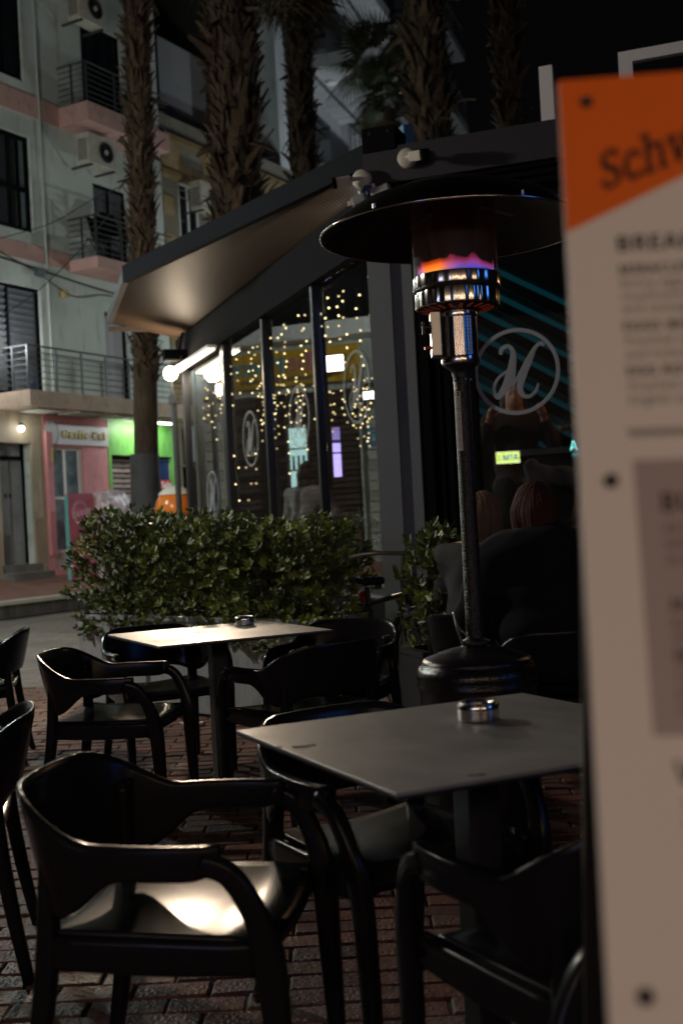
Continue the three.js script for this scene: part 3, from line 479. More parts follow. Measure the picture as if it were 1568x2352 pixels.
// ---------------------------------------------------------------- palms
const bootGeo = (() => { // the stub of a cut palm leaf: a curved tapering wedge pointing up and out
  const s = []; for (let i = 0; i <= 3; i++) { const u = i / 3; s.push([0, u * 0.3, 0.02 + 0.085 * u * u, 0.075 * (1 - 0.72 * u), 0.018 * (1 - 0.6 * u)]); } return sweep(s, V(1, 0, 0), 1, 2, 5).toNonIndexed();
})();
function palm(label, px, depth, r, h, o = {}) {
  const b = at(px, o.py ?? 200, depth), t = thing('palm_tree', label, 'palm tree', [b.x - (o.lean ?? 0) * b.y / h, 0, b.z], 0, 'tall palms behind the pavilion');
  const lean = o.lean ?? 0, trunk = mesh('trunk', sweep([[0, 0, 0, r * 1.25, r * 1.25], [0, 1.2, 0, r, r], [lean * 0.5, h * 0.5, 0, r * 0.95, r * 0.95], [lean, h, 0, r * 0.9, r * 0.9]], V(1, 0, 0), 5, 2, 16), std([0.16, 0.13, 0.105], 0.95, 0, { map: repeat(T.bark, 2, 8), bumpMap: repeat(T.coarse, 2, 10), bumpScale: 0.03 }), t);
  const tones = [std(o.c0 ?? [0.13, 0.085, 0.06], 0.95, 0, { map: T.bark }), std(o.c1 ?? [0.19, 0.135, 0.095], 0.95, 0, { map: T.bark }), std(o.c2 ?? [0.24, 0.19, 0.145], 0.95, 0, { map: T.bark })], lists = [[], [], []];
  const y0 = o.y0 ?? 4.2, n = o.n ?? 900;
  for (let i = 0; i < n; i++) {
    const u = i / n, y = y0 + (h - y0) * u, a = i * 2.39996 + rr(-0.25, 0.25), k = (o.size ?? 1) * (rnd() < 0.15 ? rr(1.2, 1.7) : rr(0.45, 1.05)), c = lean * y / h;
    const g = bootGeo.clone().scale(k * rr(0.8, 1.2), k, k).rotateX(rnd() < 0.08 ? rr(1.2, 2.6) : rr(-0.3, 0.35)).rotateZ(rr(-0.7, 0.7)); g.translate(0, 0, r * 0.86); g.rotateY(a); g.translate(c, y, 0); lists[Math.floor(rnd() * 3)].push(g);
  }
  lists.forEach((l, i) => { const m = mesh('leaf_stubs', l, tones[i], t); m.userData.kind = 'stuff'; });
  if (o.wrap) { // weathered cloth tied round the foot of the trunk
    const g = new THREE.CylinderGeometry(r * 1.16, r * 1.42, 2.1, 28, 26, true).translate(0, 1.4, 0), p = g.attributes.position; for (let i = 0; i < p.count; i++) { const k = 1 + 0.05 * (fbm(i % 29 / 28 * 0.9, p.getY(i) * 0.3, 8, 3, 61) - 0.5) + 0.012 * Math.sin(p.getY(i) * 40); p.setX(i, p.getX(i) * k); p.setZ(i, p.getZ(i) * k); } g.computeVertexNormals();
    mesh('trunk_wrap', g, std([0.085, 0.088, 0.1], 0.8, 0, { map: repeat(T.stained, 1, 1), bumpMap: repeat(T.coarse, 2, 2), bumpScale: 0.02 }), t);
  }
  crown(t, lean, h, o.crown ?? 26, 1.5, o.skirt ?? true);
  return t;
}
function fan(R, blades, droop) { // a fan leaf: stalk along +z then pleated blades
  const l = [rod([0, 0, 0], [0, 0.06, R * 0.75], 0.02, 5, 0.012)];
  for (let i = 0; i < blades; i++) {
    const a = (i / (blades - 1) - 0.5) * 3.6, L = R * (0.75 + 0.25 * Math.cos(a * 0.6)), pos = [], idx = [], uv = [];
    for (let j = 0; j <= 4; j++) { const u = j / 4, w = 0.03 * (u < 0.5 ? 0.4 + 1.2 * u : 2 * (1 - u) + 0.02); for (const s of [-1, 0, 1]) { pos.push(Math.sin(a) * L * u + Math.cos(a) * w * s, 0.06 - droop * u * u * L + (s ? 0.012 : 0), R * 0.75 + Math.cos(a) * L * u - Math.sin(a) * w * s); uv.push(s, u); } }
    for (let j = 0; j < 4; j++) for (const s of [0, 1]) { const A = j * 3 + s; idx.push(A, A + 3, A + 1, A + 1, A + 3, A + 4); }
    l.push(grid(pos, idx, uv));
  }
  return merge(l);
}
const fanGeos = [fan(1.1, 26, 0.25), fan(1.0, 24, 0.5), fan(0.9, 22, 0.8)];
const frondMat = phys([0.035, 0.05, 0.02], 0.55, 0, {}), dryMat = std([0.13, 0.095, 0.055], 0.9);
function crown(t, x, h, n, k, skirt) {
  const live = [], dry = [];
  for (let i = 0; i < n; i++) { const e = rr(-0.5, 1.2), g = fanGeos[i % 3].clone().scale(k, k, k).rotateX(-e).rotateY(i * 2.4); live.push(g.translate(x, h + 0.2, 0)); }
  if (skirt) for (let i = 0; i < 22; i++) dry.push(fanGeos[2].clone().scale(k * 0.8, k * 0.8, k * 0.8).rotateX(rr(1.05, 1.4)).rotateY(i * 2.4 + 0.7).translate(x, h - rr(0, 0.5), 0));
  mesh('crown', live, frondMat, t).userData.kind = 'stuff'; if (dry.length) mesh('dead_leaf_skirt', dry, dryMat, t).userData.kind = 'stuff';
}
palm('palm with a smooth grey foot standing before the pale apartment house', 318, 19, 0.2, 12.5, { n: 1900, size: 0.62, lean: 0.32, y0: 3.6, py: 150, wrap: true, skirt: true });
palm('thick palm with broad leaf stubs in front of the stone house end', 535, 19, 0.4, 12.2, { n: 1500, size: 1.05, lean: 0.15, c0: [0.10, 0.062, 0.044], c2: [0.2, 0.165, 0.135] });
palm('slim palm beside the white corner pier of the tower block', 690, 22, 0.24, 12.6, { n: 1500, size: 0.75, lean: 0.1, c1: [0.13, 0.11, 0.06] });
palm('broad shaggy palm behind the pavilion corner', 985, 20, 0.33, 13.5, { n: 1600, size: 1.0, lean: -0.2, c1: [0.12, 0.115, 0.09] });
palm('palm alone against the black sky behind the pavilion fascia', 1168, 22, 0.25, 14, { n: 1500, size: 0.75, lean: -0.15, c1: [0.16, 0.12, 0.08] });
{ // young fan palms whose crowns show before the tower block
  for (const [px, py, d, k, label] of [[868, 195, 23, 0.7, 'small fan palm with a round crown before the tower balconies'], [893, 250, 22, 0.5, 'lower fan palm with a dark drooping crown before the tower balconies']]) {
    const c = at(px, py, d), t = thing('fan_palm', label, 'palm tree', [c.x, 0, c.z], 0, 'small fan palms'); mesh('trunk', cyl(0.14, 0.1, c.y, 0, c.y / 2, 0, 12), std([0.14, 0.1, 0.07], 0.95, 0, { map: repeat(T.bark, 1, 6) }), t); crown(t, 0, c.y, 22, k, true);
  }
}
// ---------------------------------------------------------------- glazed pavilion: left wall x 0 (far corner) .. L (near corner), front wall from the near corner
const PA = 20 * Math.PI / 180, C0 = at(899, 1194, 8); C0.y = 0; const L = 6.12;
const ld = V(Math.sin(PA), 0, Math.cos(PA)), ln = V(-Math.cos(PA), 0, Math.sin(PA));   // along the left wall towards us; out of it
const C1 = C0.clone().addScaledVector(ld, -L), LTURN = Math.atan2(-ld.z, ld.x);
const fd = V(Math.cos(PA), 0, Math.sin(PA)), FTURN = Math.atan2(-fd.z, fd.x);
const lw = (x, y, z) => C1.clone().addScaledVector(ld, x).addScaledVector(ln, z).setY(y);
const fr = (x, y, z) => C0.clone().addScaledVector(fd, x).addScaledVector(V(-fd.z, 0, fd.x), z).setY(y);
const pav = thing('pavilion', 'dark framed glass pavilion with a wide ribbed canopy and raised floor', 'pavilion');
const wallL = new THREE.Group(), wallF = new THREE.Group();
function partL(name, g, m, p) { const q = mesh(name, g, m, p ?? pav); if (!p) { q.position.copy(C1); q.rotation.y = LTURN; } return q; }
function partF(name, g, m, p) { const q = mesh(name, g, m, p ?? pav); if (!p) { q.position.copy(C0); q.rotation.y = FTURN; } return q; }
const FL = 0.6;                                                          // raised floor
const mull = [0.0, 1.87, 3.32, 4.74, L];
{
  // left wall frame
  partL('sill_wall', [bx(-0.05, L, 0, 0.62, -0.1, 0.02)], M.frameDark);
  for (const [a, b] of [[0.64, 0.66], [0.72, 0.745]]) partL('sill_trim', bx(0, L, a, b, 0.021, 0.05), std([0.5, 0.5, 0.5], 0.25, 1));
  partL('bottom_rail', bx(-0.05, L, 0.62, 0.78, -0.09, 0.015), M.frame);
  partL('top_beam', bx(-0.1, L + 0.05, 3.06, 3.42, -0.1, 0.06), M.frameDark);
  for (const [i, x] of mull.entries()) { const w = i === 1 ? 0.12 : i === 0 || i === 4 ? 0.1 : 0.055; partL('mullion', [rbox(w, 2.3, 0.075, 0.01, x, 1.93, -0.012, 0, 0, 0, 1)], M.frame); }
  for (let i = 0; i < 4; i++) partL('glass_pane', bx(mull[i] + 0.05, mull[i + 1] - 0.03, 0.78, 3.06, -0.03, -0.03 + 0.004), M.glass);
  // front wall frame: corner post, door frames, large pane
  partF('corner_post', [bx(-0.06, 0.1, 0, 3.42, -0.1, 0.06), bx(0.1, 0.24, 0, 3.42, -0.1, 0.03)], std([0.14, 0.155, 0.17], 0.5, 0.2));
  for (const [a, b, z] of [[0.27, 0.33, 0.05], [0.36, 0.40, 0.03], [0.43, 0.47, 0.05], [0.5, 0.575, 0.02], [0.6, 0.63, 0.03]]) partF('frame_rib', bx(a, b, 0, 3.34, -0.08, z), M.frameDark);
  partF('frame_backing', bx(0.24, 0.62, 0, 3.34, -0.1, -0.05), M.frameDark);
  partF('bottom_rail', bx(0.63, 5.2, 0, 0.72, -0.09, 0.02), M.frameDark);
  partF('glass_pane', bx(0.63, 2.6, 0.72, 3.3, -0.03, -0.026), M.glass); partF('mullion', bx(2.6, 2.7, 0.72, 3.3, -0.08, 0.03), M.frame); partF('glass_pane', bx(2.7, 5.1, 0.72, 3.3, -0.03, -0.026), M.glass); partF('mullion', bx(5.1, 5.2, 0.72, 3.3, -0.08, 0.03), M.frame);
  partF('fascia', [bx(-0.02, 5.4, 3.42, 3.66, -0.14, 0.16)], std([0.022, 0.022, 0.026], 0.55)); for (const [a, b, z] of [[3.30, 3.335, 0.08], [3.345, 3.38, 0.1], [3.39, 3.418, 0.13]]) partF('fascia_rib', bx(0.02, 5.4, a, b, -0.1, z), M.frameDark);
  partF('corner_block', [rbox(0.24, 0.17, 0.26, 0.012, 0.1, 3.72, 0.04, 0, 0, 0, 1)], M.frameDark); for (const x of [0.04, 0.17]) partF('rivet', cyl(0.009, 0.007, 0.012, x, 3.76, 0.172, 10, Math.PI / 2), M.steel);
  // raised floor, ceiling, back walls
  const foot = [fr(0.0, 0, -0.12), fr(5.2, 0, -0.12), fr(5.2, 0, -8.6), lw(-0.1, 0, -5.9), lw(-0.1, 0, -0.12)], D = -8.4;
  const poly = (y0, y1, pts = foot) => slab(pts.map((p) => [p.x, -p.z]), y0, y1).rotateX(-Math.PI / 2);
  const dark = std([0.03, 0.028, 0.03], 0.8);
  mesh('floor', poly(0.45, FL), std([0.08, 0.065, 0.055], 0.4), pav); mesh('ceiling', poly(3.46, 3.5), std([0.02, 0.022, 0.026], 0.8), pav);
  mesh('roof', poly(3.52, 3.58, [fr(0.05, 0, 0.0), fr(5.3, 0, 0.0), fr(5.3, 0, -8.7), lw(-0.15, 0, -6), lw(-0.15, 0, 0.0)]), M.frameDark, pav);
  for (const [i, j] of [[1, 2], [2, 3], [3, 4]]) { const A = foot[i], B = foot[j], d = B.clone().sub(A), g = box(d.length(), 3.44, 0.1); g.rotateY(Math.atan2(-d.z, d.x)); mesh('back_wall', g.translate((A.x + B.x) / 2, 1.73, (A.z + B.z) / 2), dark, pav); }
  const bm = std([0.03, 0.2, 0.26], 0.5);
  for (let i = 0; i < 7; i++) { // stepped row of beams with teal light strips, falling away to the back
    const A = at(1040 + i * 4, 560 + i * 58, 9.2 + i * 0.25).toArray(), B = at(1330 + i * 4, 700 + i * 62, 11.6 + i * 0.2).toArray(), b = mesh('ceiling_beam', rod(A, B, 0.045, 6), bm, pav);
    mesh('led_strip', rod([A[0], A[1] - 0.05, A[2]], [B[0], B[1] - 0.05, B[2]], 0.03, 5), glow(0.03, 0.42, 0.55, 0.06 - i * 0.005), b);
  }
  // canopy over the left wall: outer edge runs out to the left, ribbed underside
  const P = [[L, 0.02], [L - 3.85, 1.03], [L - 6.2, 0.82], [-0.06, 0.02]], H = [3.62, 3.62, 3.62, 3.42];      // x along wall, z out, heights
  const pos = [], uv = [], idx = [], N = 24, K = 8;
  for (let i = 0; i <= N; i++) { // between inner edge (wall line) and outer edge
    const u = i / N, x = L + 0.0 - u * (L + 0.06), kx = L - 3.85; let zo, xo;
    const t = u * 1.15; if (u < 0.64) { const f = u / 0.64; xo = L + (kx - L) * f; zo = 0.02 + 1.01 * f; } else { const f = (u - 0.64) / 0.36; xo = kx + (L - 6.2 - kx) * f; zo = 1.03 - 0.21 * f; }
    for (let j = 0; j <= K; j++) { const f = j / K, X = x + (xo - x) * f, Z = 0.02 + (zo - 0.02) * f, Y = 3.44 + (3.62 - 3.44) * f; pos.push(X, Y, Z); uv.push((X * 0.708 + Z * 0.705) * 8, (X * 0.705 - Z * 0.708)); }
  }
  for (let i = 0; i < N; i++) for (let j = 0; j < K; j++) { const a = i * (K + 1) + j; idx.push(a, a + 1, a + K + 1, a + 1, a + K + 2, a + K + 1); }
  const under = grid(pos, idx, uv), top = grid(pos.map((v, i) => (i % 3 === 1 ? v + 0.05 : v)), idx.slice().reverse(), uv);
  partL('canopy', [under, top], phys([0.06, 0.04, 0.028], 0.45, 0, { specularIntensity: 0.15, bumpMap: T.ribs, bumpScale: 0.0025 }));
  const edge = (a, b, ya, yb, w, m, name) => { const A = V(a[0], ya, a[1]), B = V(b[0], yb, b[1]), d = B.clone().sub(A), g = box(d.length() + 0.02, w, 0.06); g.rotateY(Math.atan2(-d.z, d.x)); partL(name, g.translate((A.x + B.x) / 2, (ya + yb) / 2, (A.z + B.z) / 2), m); };
  edge(P[0], P[1], 3.67, 3.67, 0.16, phys([0.011, 0.012, 0.015], 0.85, 0, { specularIntensity: 0.08 }), 'gutter'); edge(P[1], P[2], 3.66, 3.66, 0.1, std([0.05, 0.053, 0.06], 0.7), 'gutter'); edge(P[2], P[3], 3.64, 3.46, 0.05, std([0.06, 0.05, 0.045], 0.5), 'canopy_trim');
  partL('skylight_frame', [bx(L - 0.5, L - 0.4, 3.72, 4.05, -0.5, -0.42), bx(L - 0.5, L - 0.4, 3.68, 3.74, -1.3, -0.42)], std([0.06, 0.16, 0.26], 0.5));
}
// frosted logos on the panes
const frost = std([0.5, 0.52, 0.55], 0.8, 0, { transparent: true, opacity: 0.5 });
const frostFaint = std([0.4, 0.42, 0.44], 0.8, 0, { transparent: true, opacity: 0.24 });
function logo(parentPart, place3) {
  const q = (p) => p.map(([x, y, w]) => [(x - 905) / 345, (557 - y) / 345, w / 345]);
  const strokes = [
    [[785, 412, 30], [795, 370, 34], [845, 348, 30], [882, 385, 34], [878, 480, 60], [845, 590, 66], [790, 700, 56], [745, 745, 44], [716, 715, 30], [722, 650, 26], [765, 590, 22], [830, 545, 16]],
    [[888, 400, 24], [880, 500, 50], [866, 610, 54], [862, 690, 40], [885, 650, 20], [950, 540, 22], [1010, 450, 28], [1070, 375, 30], [1112, 352, 28], [1130, 374, 22]],
    [[1075, 372, 14], [1010, 480, 50], [955, 590, 60], [925, 690, 50], [948, 750, 36], [1000, 762, 28], [1052, 720, 24], [1074, 665, 16]],
  ].map((p) => stroke(q(p), 0.004));
  const ring = []; for (let i = 0; i <= 40; i++) ring.push([Math.cos(i / 40 * Math.PI * 2) * 0.955, Math.sin(i / 40 * Math.PI * 2) * 0.955, 0.09]);
  return merge([...strokes, stroke(ring, 0.004)]);
}
const logoGeo = logo();
{
  const m = partF('window_logo', logoGeo.clone().scale(0.285, 0.285, 1), frost); m.position.copy(fr(0.905, 2.11, -0.02));
  for (const [x, y, r] of [[L - 0.58, 2.16, 0.27], [L - 1.95, 2.08, 0.27], [L - 3.48, 2.03, 0.27], [L - 5.1, 1.55, 0.27]]) { const k = partL('window_logo', logoGeo.clone().scale(r, r, 1), frostFaint); k.position.copy(lw(x, y, -0.02)); }
}
{ // lamp post at the far corner, strip light, speaker, junction boxes, cameras
  const a = at(392, 858, 13.4), o = thing('lamp_post', 'thin dark post with a bright bare lamp at the canopy end', 'lamp post', [a.x, 0, a.z]);
  mesh('post', [cyl(0.035, 0.035, 2.75, 0.02, 1.375, 0, 12), cyl(0.06, 0.06, 0.1, 0.02, 2.68, 0, 12)], M.rail, o); mesh('lamp_bulb', new THREE.SphereGeometry(0.08, 18, 14).translate(0, a.y, 0), glow(1, 0.84, 0.62, 45), o); mesh('lamp_arm', rod([0.02, 2.7, 0], [0, a.y - 0.05, 0], 0.014), M.rail, o);
  const sp = new THREE.SpotLight(C(1, 0.76, 0.54), 25, 0, 0.115, 1); sp.name = 'lamp_post_beam'; sp.position.set(0, a.y, 0); sp.target.position.set(1.02, 0.72, 7.1); sp.shadow.radius = 4; sp.castShadow = true; o.add(sp, sp.target);
  const s2 = new THREE.SpotLight(C(1, 0.76, 0.54), 40, 0, 0.36, 0.7); s2.name = 'lamp_post_flood'; s2.position.set(0, a.y, 0); s2.target.position.set(0.95, 0.75, 6.2); s2.shadow.radius = 4; s2.castShadow = true; o.add(s2, s2.target);
  const l = new THREE.PointLight(C(1, 0.78, 0.56), 2.6); l.name = 'lamp_post_light'; l.position.set(0, a.y, 0); l.shadow.radius = 5; l.castShadow = true; o.add(l);
  const s = thing('strip_light', 'long white strip light along the far top of the glass wall', 'strip light', lw(0.95, 3.02, 0.1).toArray(), LTURN);
  mesh('lamp_housing', bx(-0.85, 0.85, 0.02, 0.05, -0.05, 0.05), M.white, s); for (const z of [-0.02, 0.03]) mesh('lamp_tube', bx(-0.84, 0.84, -0.004, 0.018, z - 0.012, z + 0.012), glow(1, 0.88, 0.7, 1.9), s);
  const r = new THREE.RectAreaLight(C(1, 0.88, 0.7), 26, 1.68, 0.08); r.name = 'strip_light_area'; r.position.set(0, -0.012, 0); r.rotation.x = -Math.PI / 2; s.add(r);
  const k = thing('wall_spotlight', 'pair of black cylinder spotlights at the canopy end', 'spotlight', at(410, 816, 13.3).toArray(), LTURN); mesh('lamp_can', [cyl(0.07, 0.07, 0.18, 0, 0, 0.08, 16, Math.PI / 2), cyl(0.07, 0.07, 0.18, 0, 0, -0.12, 16, Math.PI / 2)], M.frameDark, k); mesh('lamp_ring', cyl(0.05, 0.05, 0.02, 0, 0, -0.01, 14, Math.PI / 2), M.chrome, k); mesh('lamp_bracket', rod([0, 0, 0], [0.0, 0.26, -0.06], 0.014), M.frameDark, k);
}
{
  const cam = (label, p, turn, tilt, yaw) => {
    const o = thing('security_camera', label, 'security camera', p, turn, 'security cameras on the pavilion corner');
    mesh('camera_base', lathe([[0, 0], [0.062, 0], [0.066, 0.012], [0.066, 0.035], [0.058, 0.042], [0.05, 0.05], [0.02, 0.056], [0, 0.058]], 26).rotateX(Math.PI / 2), M.offWhite, o);
    mesh('camera_arm', [rod([0, 0, 0.05], [Math.sin(yaw) * 0.04, -0.015, 0.1], 0.013), new THREE.SphereGeometry(0.018, 10, 8).translate(Math.sin(yaw) * 0.04, -0.015, 0.1)], M.offWhite, o);
    const b = mesh('camera_body', [rbox(0.066, 0.066, 0.1, 0.008, 0, 0, 0.06)], M.offWhite, o); b.position.set(Math.sin(yaw) * 0.04, -0.02, 0.105); b.rotation.set(tilt, yaw, 0); mesh('lens_hood', rbox(0.074, 0.07, 0.03, 0.006, 0, 0, 0.122), M.frameDark, b); mesh('logo_plate', bx(-0.02, 0.02, 0.034, 0.0345, 0.04, 0.055), M.rail, b);
    return o;
  };
  cam('white bullet camera under the canopy corner, pointing along the glass wall', fr(-0.02, 3.46, 0.17).toArray(), FTURN, 0.35, -1.25);
  cam('white camera on the front fascia, pointing away along the front', fr(0.3, 3.555, 0.163).toArray(), FTURN, 0.3, 1.2);
  const j = thing('camera_junction_boxes', 'grey junction boxes with white cable glands below the cameras', 'junction box', fr(0.02, 3.335, 0.2).toArray(), FTURN);
  mesh('junction_box', [rbox(0.13, 0.075, 0.07, 0.01, 0.09, 0.02, 0, 0, 0, 0.2)], std([0.3, 0.29, 0.28], 0.6), j); mesh('junction_box', [rbox(0.11, 0.07, 0.07, 0.02, -0.06, -0.015, 0, 0, 0, 0.3)], std([0.2, 0.21, 0.22], 0.6), j);
  for (const [x, y] of [[0.04, 0.068], [-0.055, 0.038]]) mesh('cable_gland', cyl(0.012, 0.012, 0.026, x, y, 0, 12, 0, 0, 0.3), M.white, j); mesh('white_plug', rbox(0.03, 0.03, 0.03, 0.004, -0.125, -0.03, 0.01), std([0.6, 0.42, 0.36], 0.6), j); mesh('blue_tape', tube([[-0.03, 0.03, 0.02], [0, 0.06, 0.03], [0.02, 0.03, 0.02]], 0.016, 10), std([0.03, 0.05, 0.16], 0.5), j); mesh('mount_plate', bx(-0.1, 0.15, -0.02, 0.02, -0.2, -0.035), M.frameDark, j);
}
{ // white sign frame on the roof edge
  const o = thing('roof_sign_frame', 'white upright bars of a sign standing on the pavilion roof edge', 'sign frame', fr(1.17, 3.66, 0.02).toArray(), FTURN);
  mesh('sign_bar', bx(0, 0.085, 0, 0.38, 0, 0.05), M.white, o); mesh('sign_bar', [bx(0.5, 0.585, 0, 0.38, 0, 0.05), bx(0.585, 1.1, 0.31, 0.38, 0, 0.05)], M.white, o);
}
// ---------------------------------------------------------------- terrace furniture
const chairGeo = (() => {
  // back and arms: one band, path in plan from the left arm round the back to the right arm
  const n = 44, m = 10, pos = [], idx = [], uv = [];
  for (let i = 0; i <= n; i++) {
    const u = i / n * 2 - 1, a = Math.abs(u), sg = Math.sign(u) || 1;         // -1 left arm front .. 0 back .. 1 right arm front
    let x, z; const q = a * 1.9;                                              // 0 .. 1.9
    if (q < 1) { const t = q * Math.PI / 2; x = Math.pow(Math.sin(t), 0.8) * 0.262; z = -0.245 + 0.16 * (1 - Math.cos(t)); } else { const f = (q - 1) / 0.9; x = 0.262 + 0.022 * Math.sin(f * 2.4) - 0.008 * f; z = -0.085 + f * 0.25; }
    x *= sg; const s = (k) => k * k * (3 - 2 * k), c = s(Math.min(1, Math.max(0, (a - 0.12) / 0.42)));
    const yt = 0.70 - 0.095 * c, hb = (0.215 - 0.15 * s(Math.min(1, Math.max(0, (a - 0.25) / 0.4)))) * (a > 0.9 ? 1 - (a - 0.9) * 2.2 : 1), th = 0.008 + 0.007 * c;
    const nx = x, nz = z + 0.02, nl = Math.hypot(nx, nz) || 1, ox = a > 0.55 ? sg : nx / nl, oz = a > 0.55 ? 0 : nz / nl, tilt = 0.05 * (1 - c);
    for (let j = 0; j < m; j++) {
      const t = j / m * Math.PI * 2, cs = Math.cos(t), sn = Math.sin(t), px = Math.sign(cs) * Math.pow(Math.abs(cs), 0.5) * th, py = Math.sign(sn) * Math.pow(Math.abs(sn), 0.45) * hb / 2, lean = (py / hb + 0.5) * tilt;
      pos.push(x + ox * (px + lean), yt - hb / 2 + py, z + oz * (px + lean)); uv.push(j / m, i / n * 3);
      if (i < n) { const A = i * m + j, B = i * m + (j + 1) % m; idx.push(A, A + m, B, B, A + m, B + m); }
    }
  }
  for (const e of [0, n]) for (let j = 1; j < m - 1; j++) e ? idx.push(e * m, e * m + j + 1, e * m + j) : idx.push(0, j, j + 1);
  const band = grid(pos, idx, uv);
  const seat = (() => {
    const p = [], id = [], w = [], N = 20, K = 16;
    for (const top of [1, 0]) for (let i = 0; i <= N; i++) for (let j = 0; j <= K; j++) {
      const u = i / N * 2 - 1, v = j / K * 2 - 1, W = 0.235 + 0.012 * v, x = u * W * (1 - 0.02 * v * v), z = 0.015 + v * 0.225 - 0.018 * u * u * (v > 0 ? v : 0), dip = 0.018 * (1 - u * u) * (v < 0.55 ? 1 : Math.max(0, (1 - v) / 0.45)) + (v > 0.7 ? 0.03 * Math.pow((v - 0.7) / 0.3, 2) : 0) - 0.006 * (1 - v) * 0.5;
      p.push(x, top ? 0.425 - dip : 0.425 - dip - 0.022 - 0.03 * Math.max(0, Math.abs(u) - 0.85) / 0.15, z); w.push(u, v);
    }
    const S = (N + 1) * (K + 1);
    for (let i = 0; i < N; i++) for (let j = 0; j < K; j++) { const a = i * (K + 1) + j; id.push(a, a + 1, a + K + 1, a + 1, a + K + 2, a + K + 1, S + a, S + a + K + 1, S + a + 1, S + a + 1, S + a + K + 1, S + a + K + 2); }
    const rim = []; for (let i = 0; i <= N; i++) rim.push(i * (K + 1)); for (let j = 1; j <= K; j++) rim.push(N * (K + 1) + j); for (let i = N - 1; i >= 0; i--) rim.push(i * (K + 1) + K); for (let j = K - 1; j > 0; j--) rim.push(j);
    rim.forEach((a, k) => { const b = rim[(k + 1) % rim.length]; id.push(a, b, S + a, b, S + b, S + a); });
    const g = grid(p, id, w); return merge([g, ...[-1, 1].map((s) => sweep([[s * 0.222, 0.39, -0.19, 0.018, 0.034], [s * 0.236, 0.388, 0.02, 0.018, 0.036], [s * 0.243, 0.39, 0.215, 0.018, 0.032]], V(1, 0, 0), 4))]);
  })();
  const rear = (s) => sweep([[s * 0.205, 0.62, -0.19, 0.03, 0.013], [s * 0.212, 0.52, -0.195, 0.026, 0.016], [s * 0.218, 0.4, -0.198, 0.024, 0.022], [s * 0.228, 0.2, -0.225, 0.021, 0.02], [s * 0.243, 0.0, -0.262, 0.017, 0.016]], V(1, 0, 0), 5);
  const front = (s) => sweep([[s * 0.276, 0.575, 0.13, 0.02, 0.022], [s * 0.275, 0.555, 0.18, 0.019, 0.021], [s * 0.268, 0.48, 0.225, 0.018, 0.023], [s * 0.258, 0.4, 0.245, 0.02, 0.03], [s * 0.252, 0.2, 0.255, 0.02, 0.024], [s * 0.25, 0.0, 0.262, 0.017, 0.018]], V(1, 0, 0), 5);
  return { band, seat, legs: [rear(-1), rear(1), front(-1), front(1)] };
})();
const chair0 = thing('armchair', '', 'chair', [0, 0, 0], 0, 'black plastic armchairs on the terrace');
mesh('backrest', chairGeo.band, M.plastic, chair0); mesh('seat', chairGeo.seat, M.plastic, chair0); for (const g of chairGeo.legs) mesh('leg', g, M.plastic, chair0);
const D2R = Math.PI / 180; let chairs = 0;
function chair(x, z, deg, label) { if (chairs++) return copy(chair0, [x, 0, z], deg * D2R, label); chair0.position.set(x, 0, z); chair0.rotation.y = deg * D2R; chair0.userData.label = label; return chair0; }
chair(-0.37, -2.44, 80, 'black armchair standing alone before both tables, arms turned to the wet bricks');
chair(-1.0, -5.0, 83, 'black armchair side on at the bright table, back to the open street');
chair(-0.93, -5.88, 26, 'black armchair between the bright table and the hedge planter');
chair(-0.06, -5.62, -20, 'black armchair whose rounded back shines blue behind the bright table');
chair(-0.2, -4.98, 216, 'black armchair with its back turned, on the heater side of the bright table');
chair(0.08, -2.86, 33, 'black armchair tucked under the grey table, its back top showing beyond it');
chair(0.42, -2.08, 205, 'black armchair at the grey table beside the menu board, back turned');
chair(0.56, -1.42, 285, 'black armchair half hidden behind the menu board');
chair(-2.02, -6.35, -80, 'black armchair facing the street, beyond the one side on at the bright table');
chair(-1.2, -3.32, -78, 'black armchair facing the street, nearest the lone armchair');

function table(label, x, z, a, warm) {
  const o = thing('bistro_table', label, 'table', [x, 0, z], a, 'square tables on the terrace');
  const h = 0.72, s = 0.78;
  mesh('tabletop', rbox(s, 0.007, s, 0.0025, 0, h - 0.0035, 0), M.table, o).geometry = (() => { const g = rbox(s, 0.007, s, 0.0025, 0, h - 0.0035, 0), u = g.attributes.uv, p = g.attributes.position; for (let i = 0; i < u.count; i++) u.setXY(i, p.getX(i) / 0.8 + x, p.getZ(i) / 0.8 + z); return g; })();
  mesh('tabletop_core', rbox(s - 0.004, 0.006, s - 0.004, 0.002, 0, h - 0.0102, 0), M.tableEdge, o);
  mesh('column', [rbox(0.075, h - 0.04, 0.075, 0.008, 0, (h - 0.04) / 2 + 0.012, 0), rbox(0.3, 0.012, 0.3, 0.004, 0, h - 0.021, 0)], M.blackSteel, o);
  mesh('base', lathe([[0, 0], [0.2, 0], [0.21, 0.006], [0.205, 0.016], [0.06, 0.026], [0.05, 0.05], [0, 0.05]], 36), M.blackSteel, o);
  return o;
}
table('grey square table with a steel ashtray and small wet marks', 0.253, -2.5, 0.441);
table('square table lit warm by the lamp, its ashtray casting a shadow', -0.586, -5.27, 0.46);
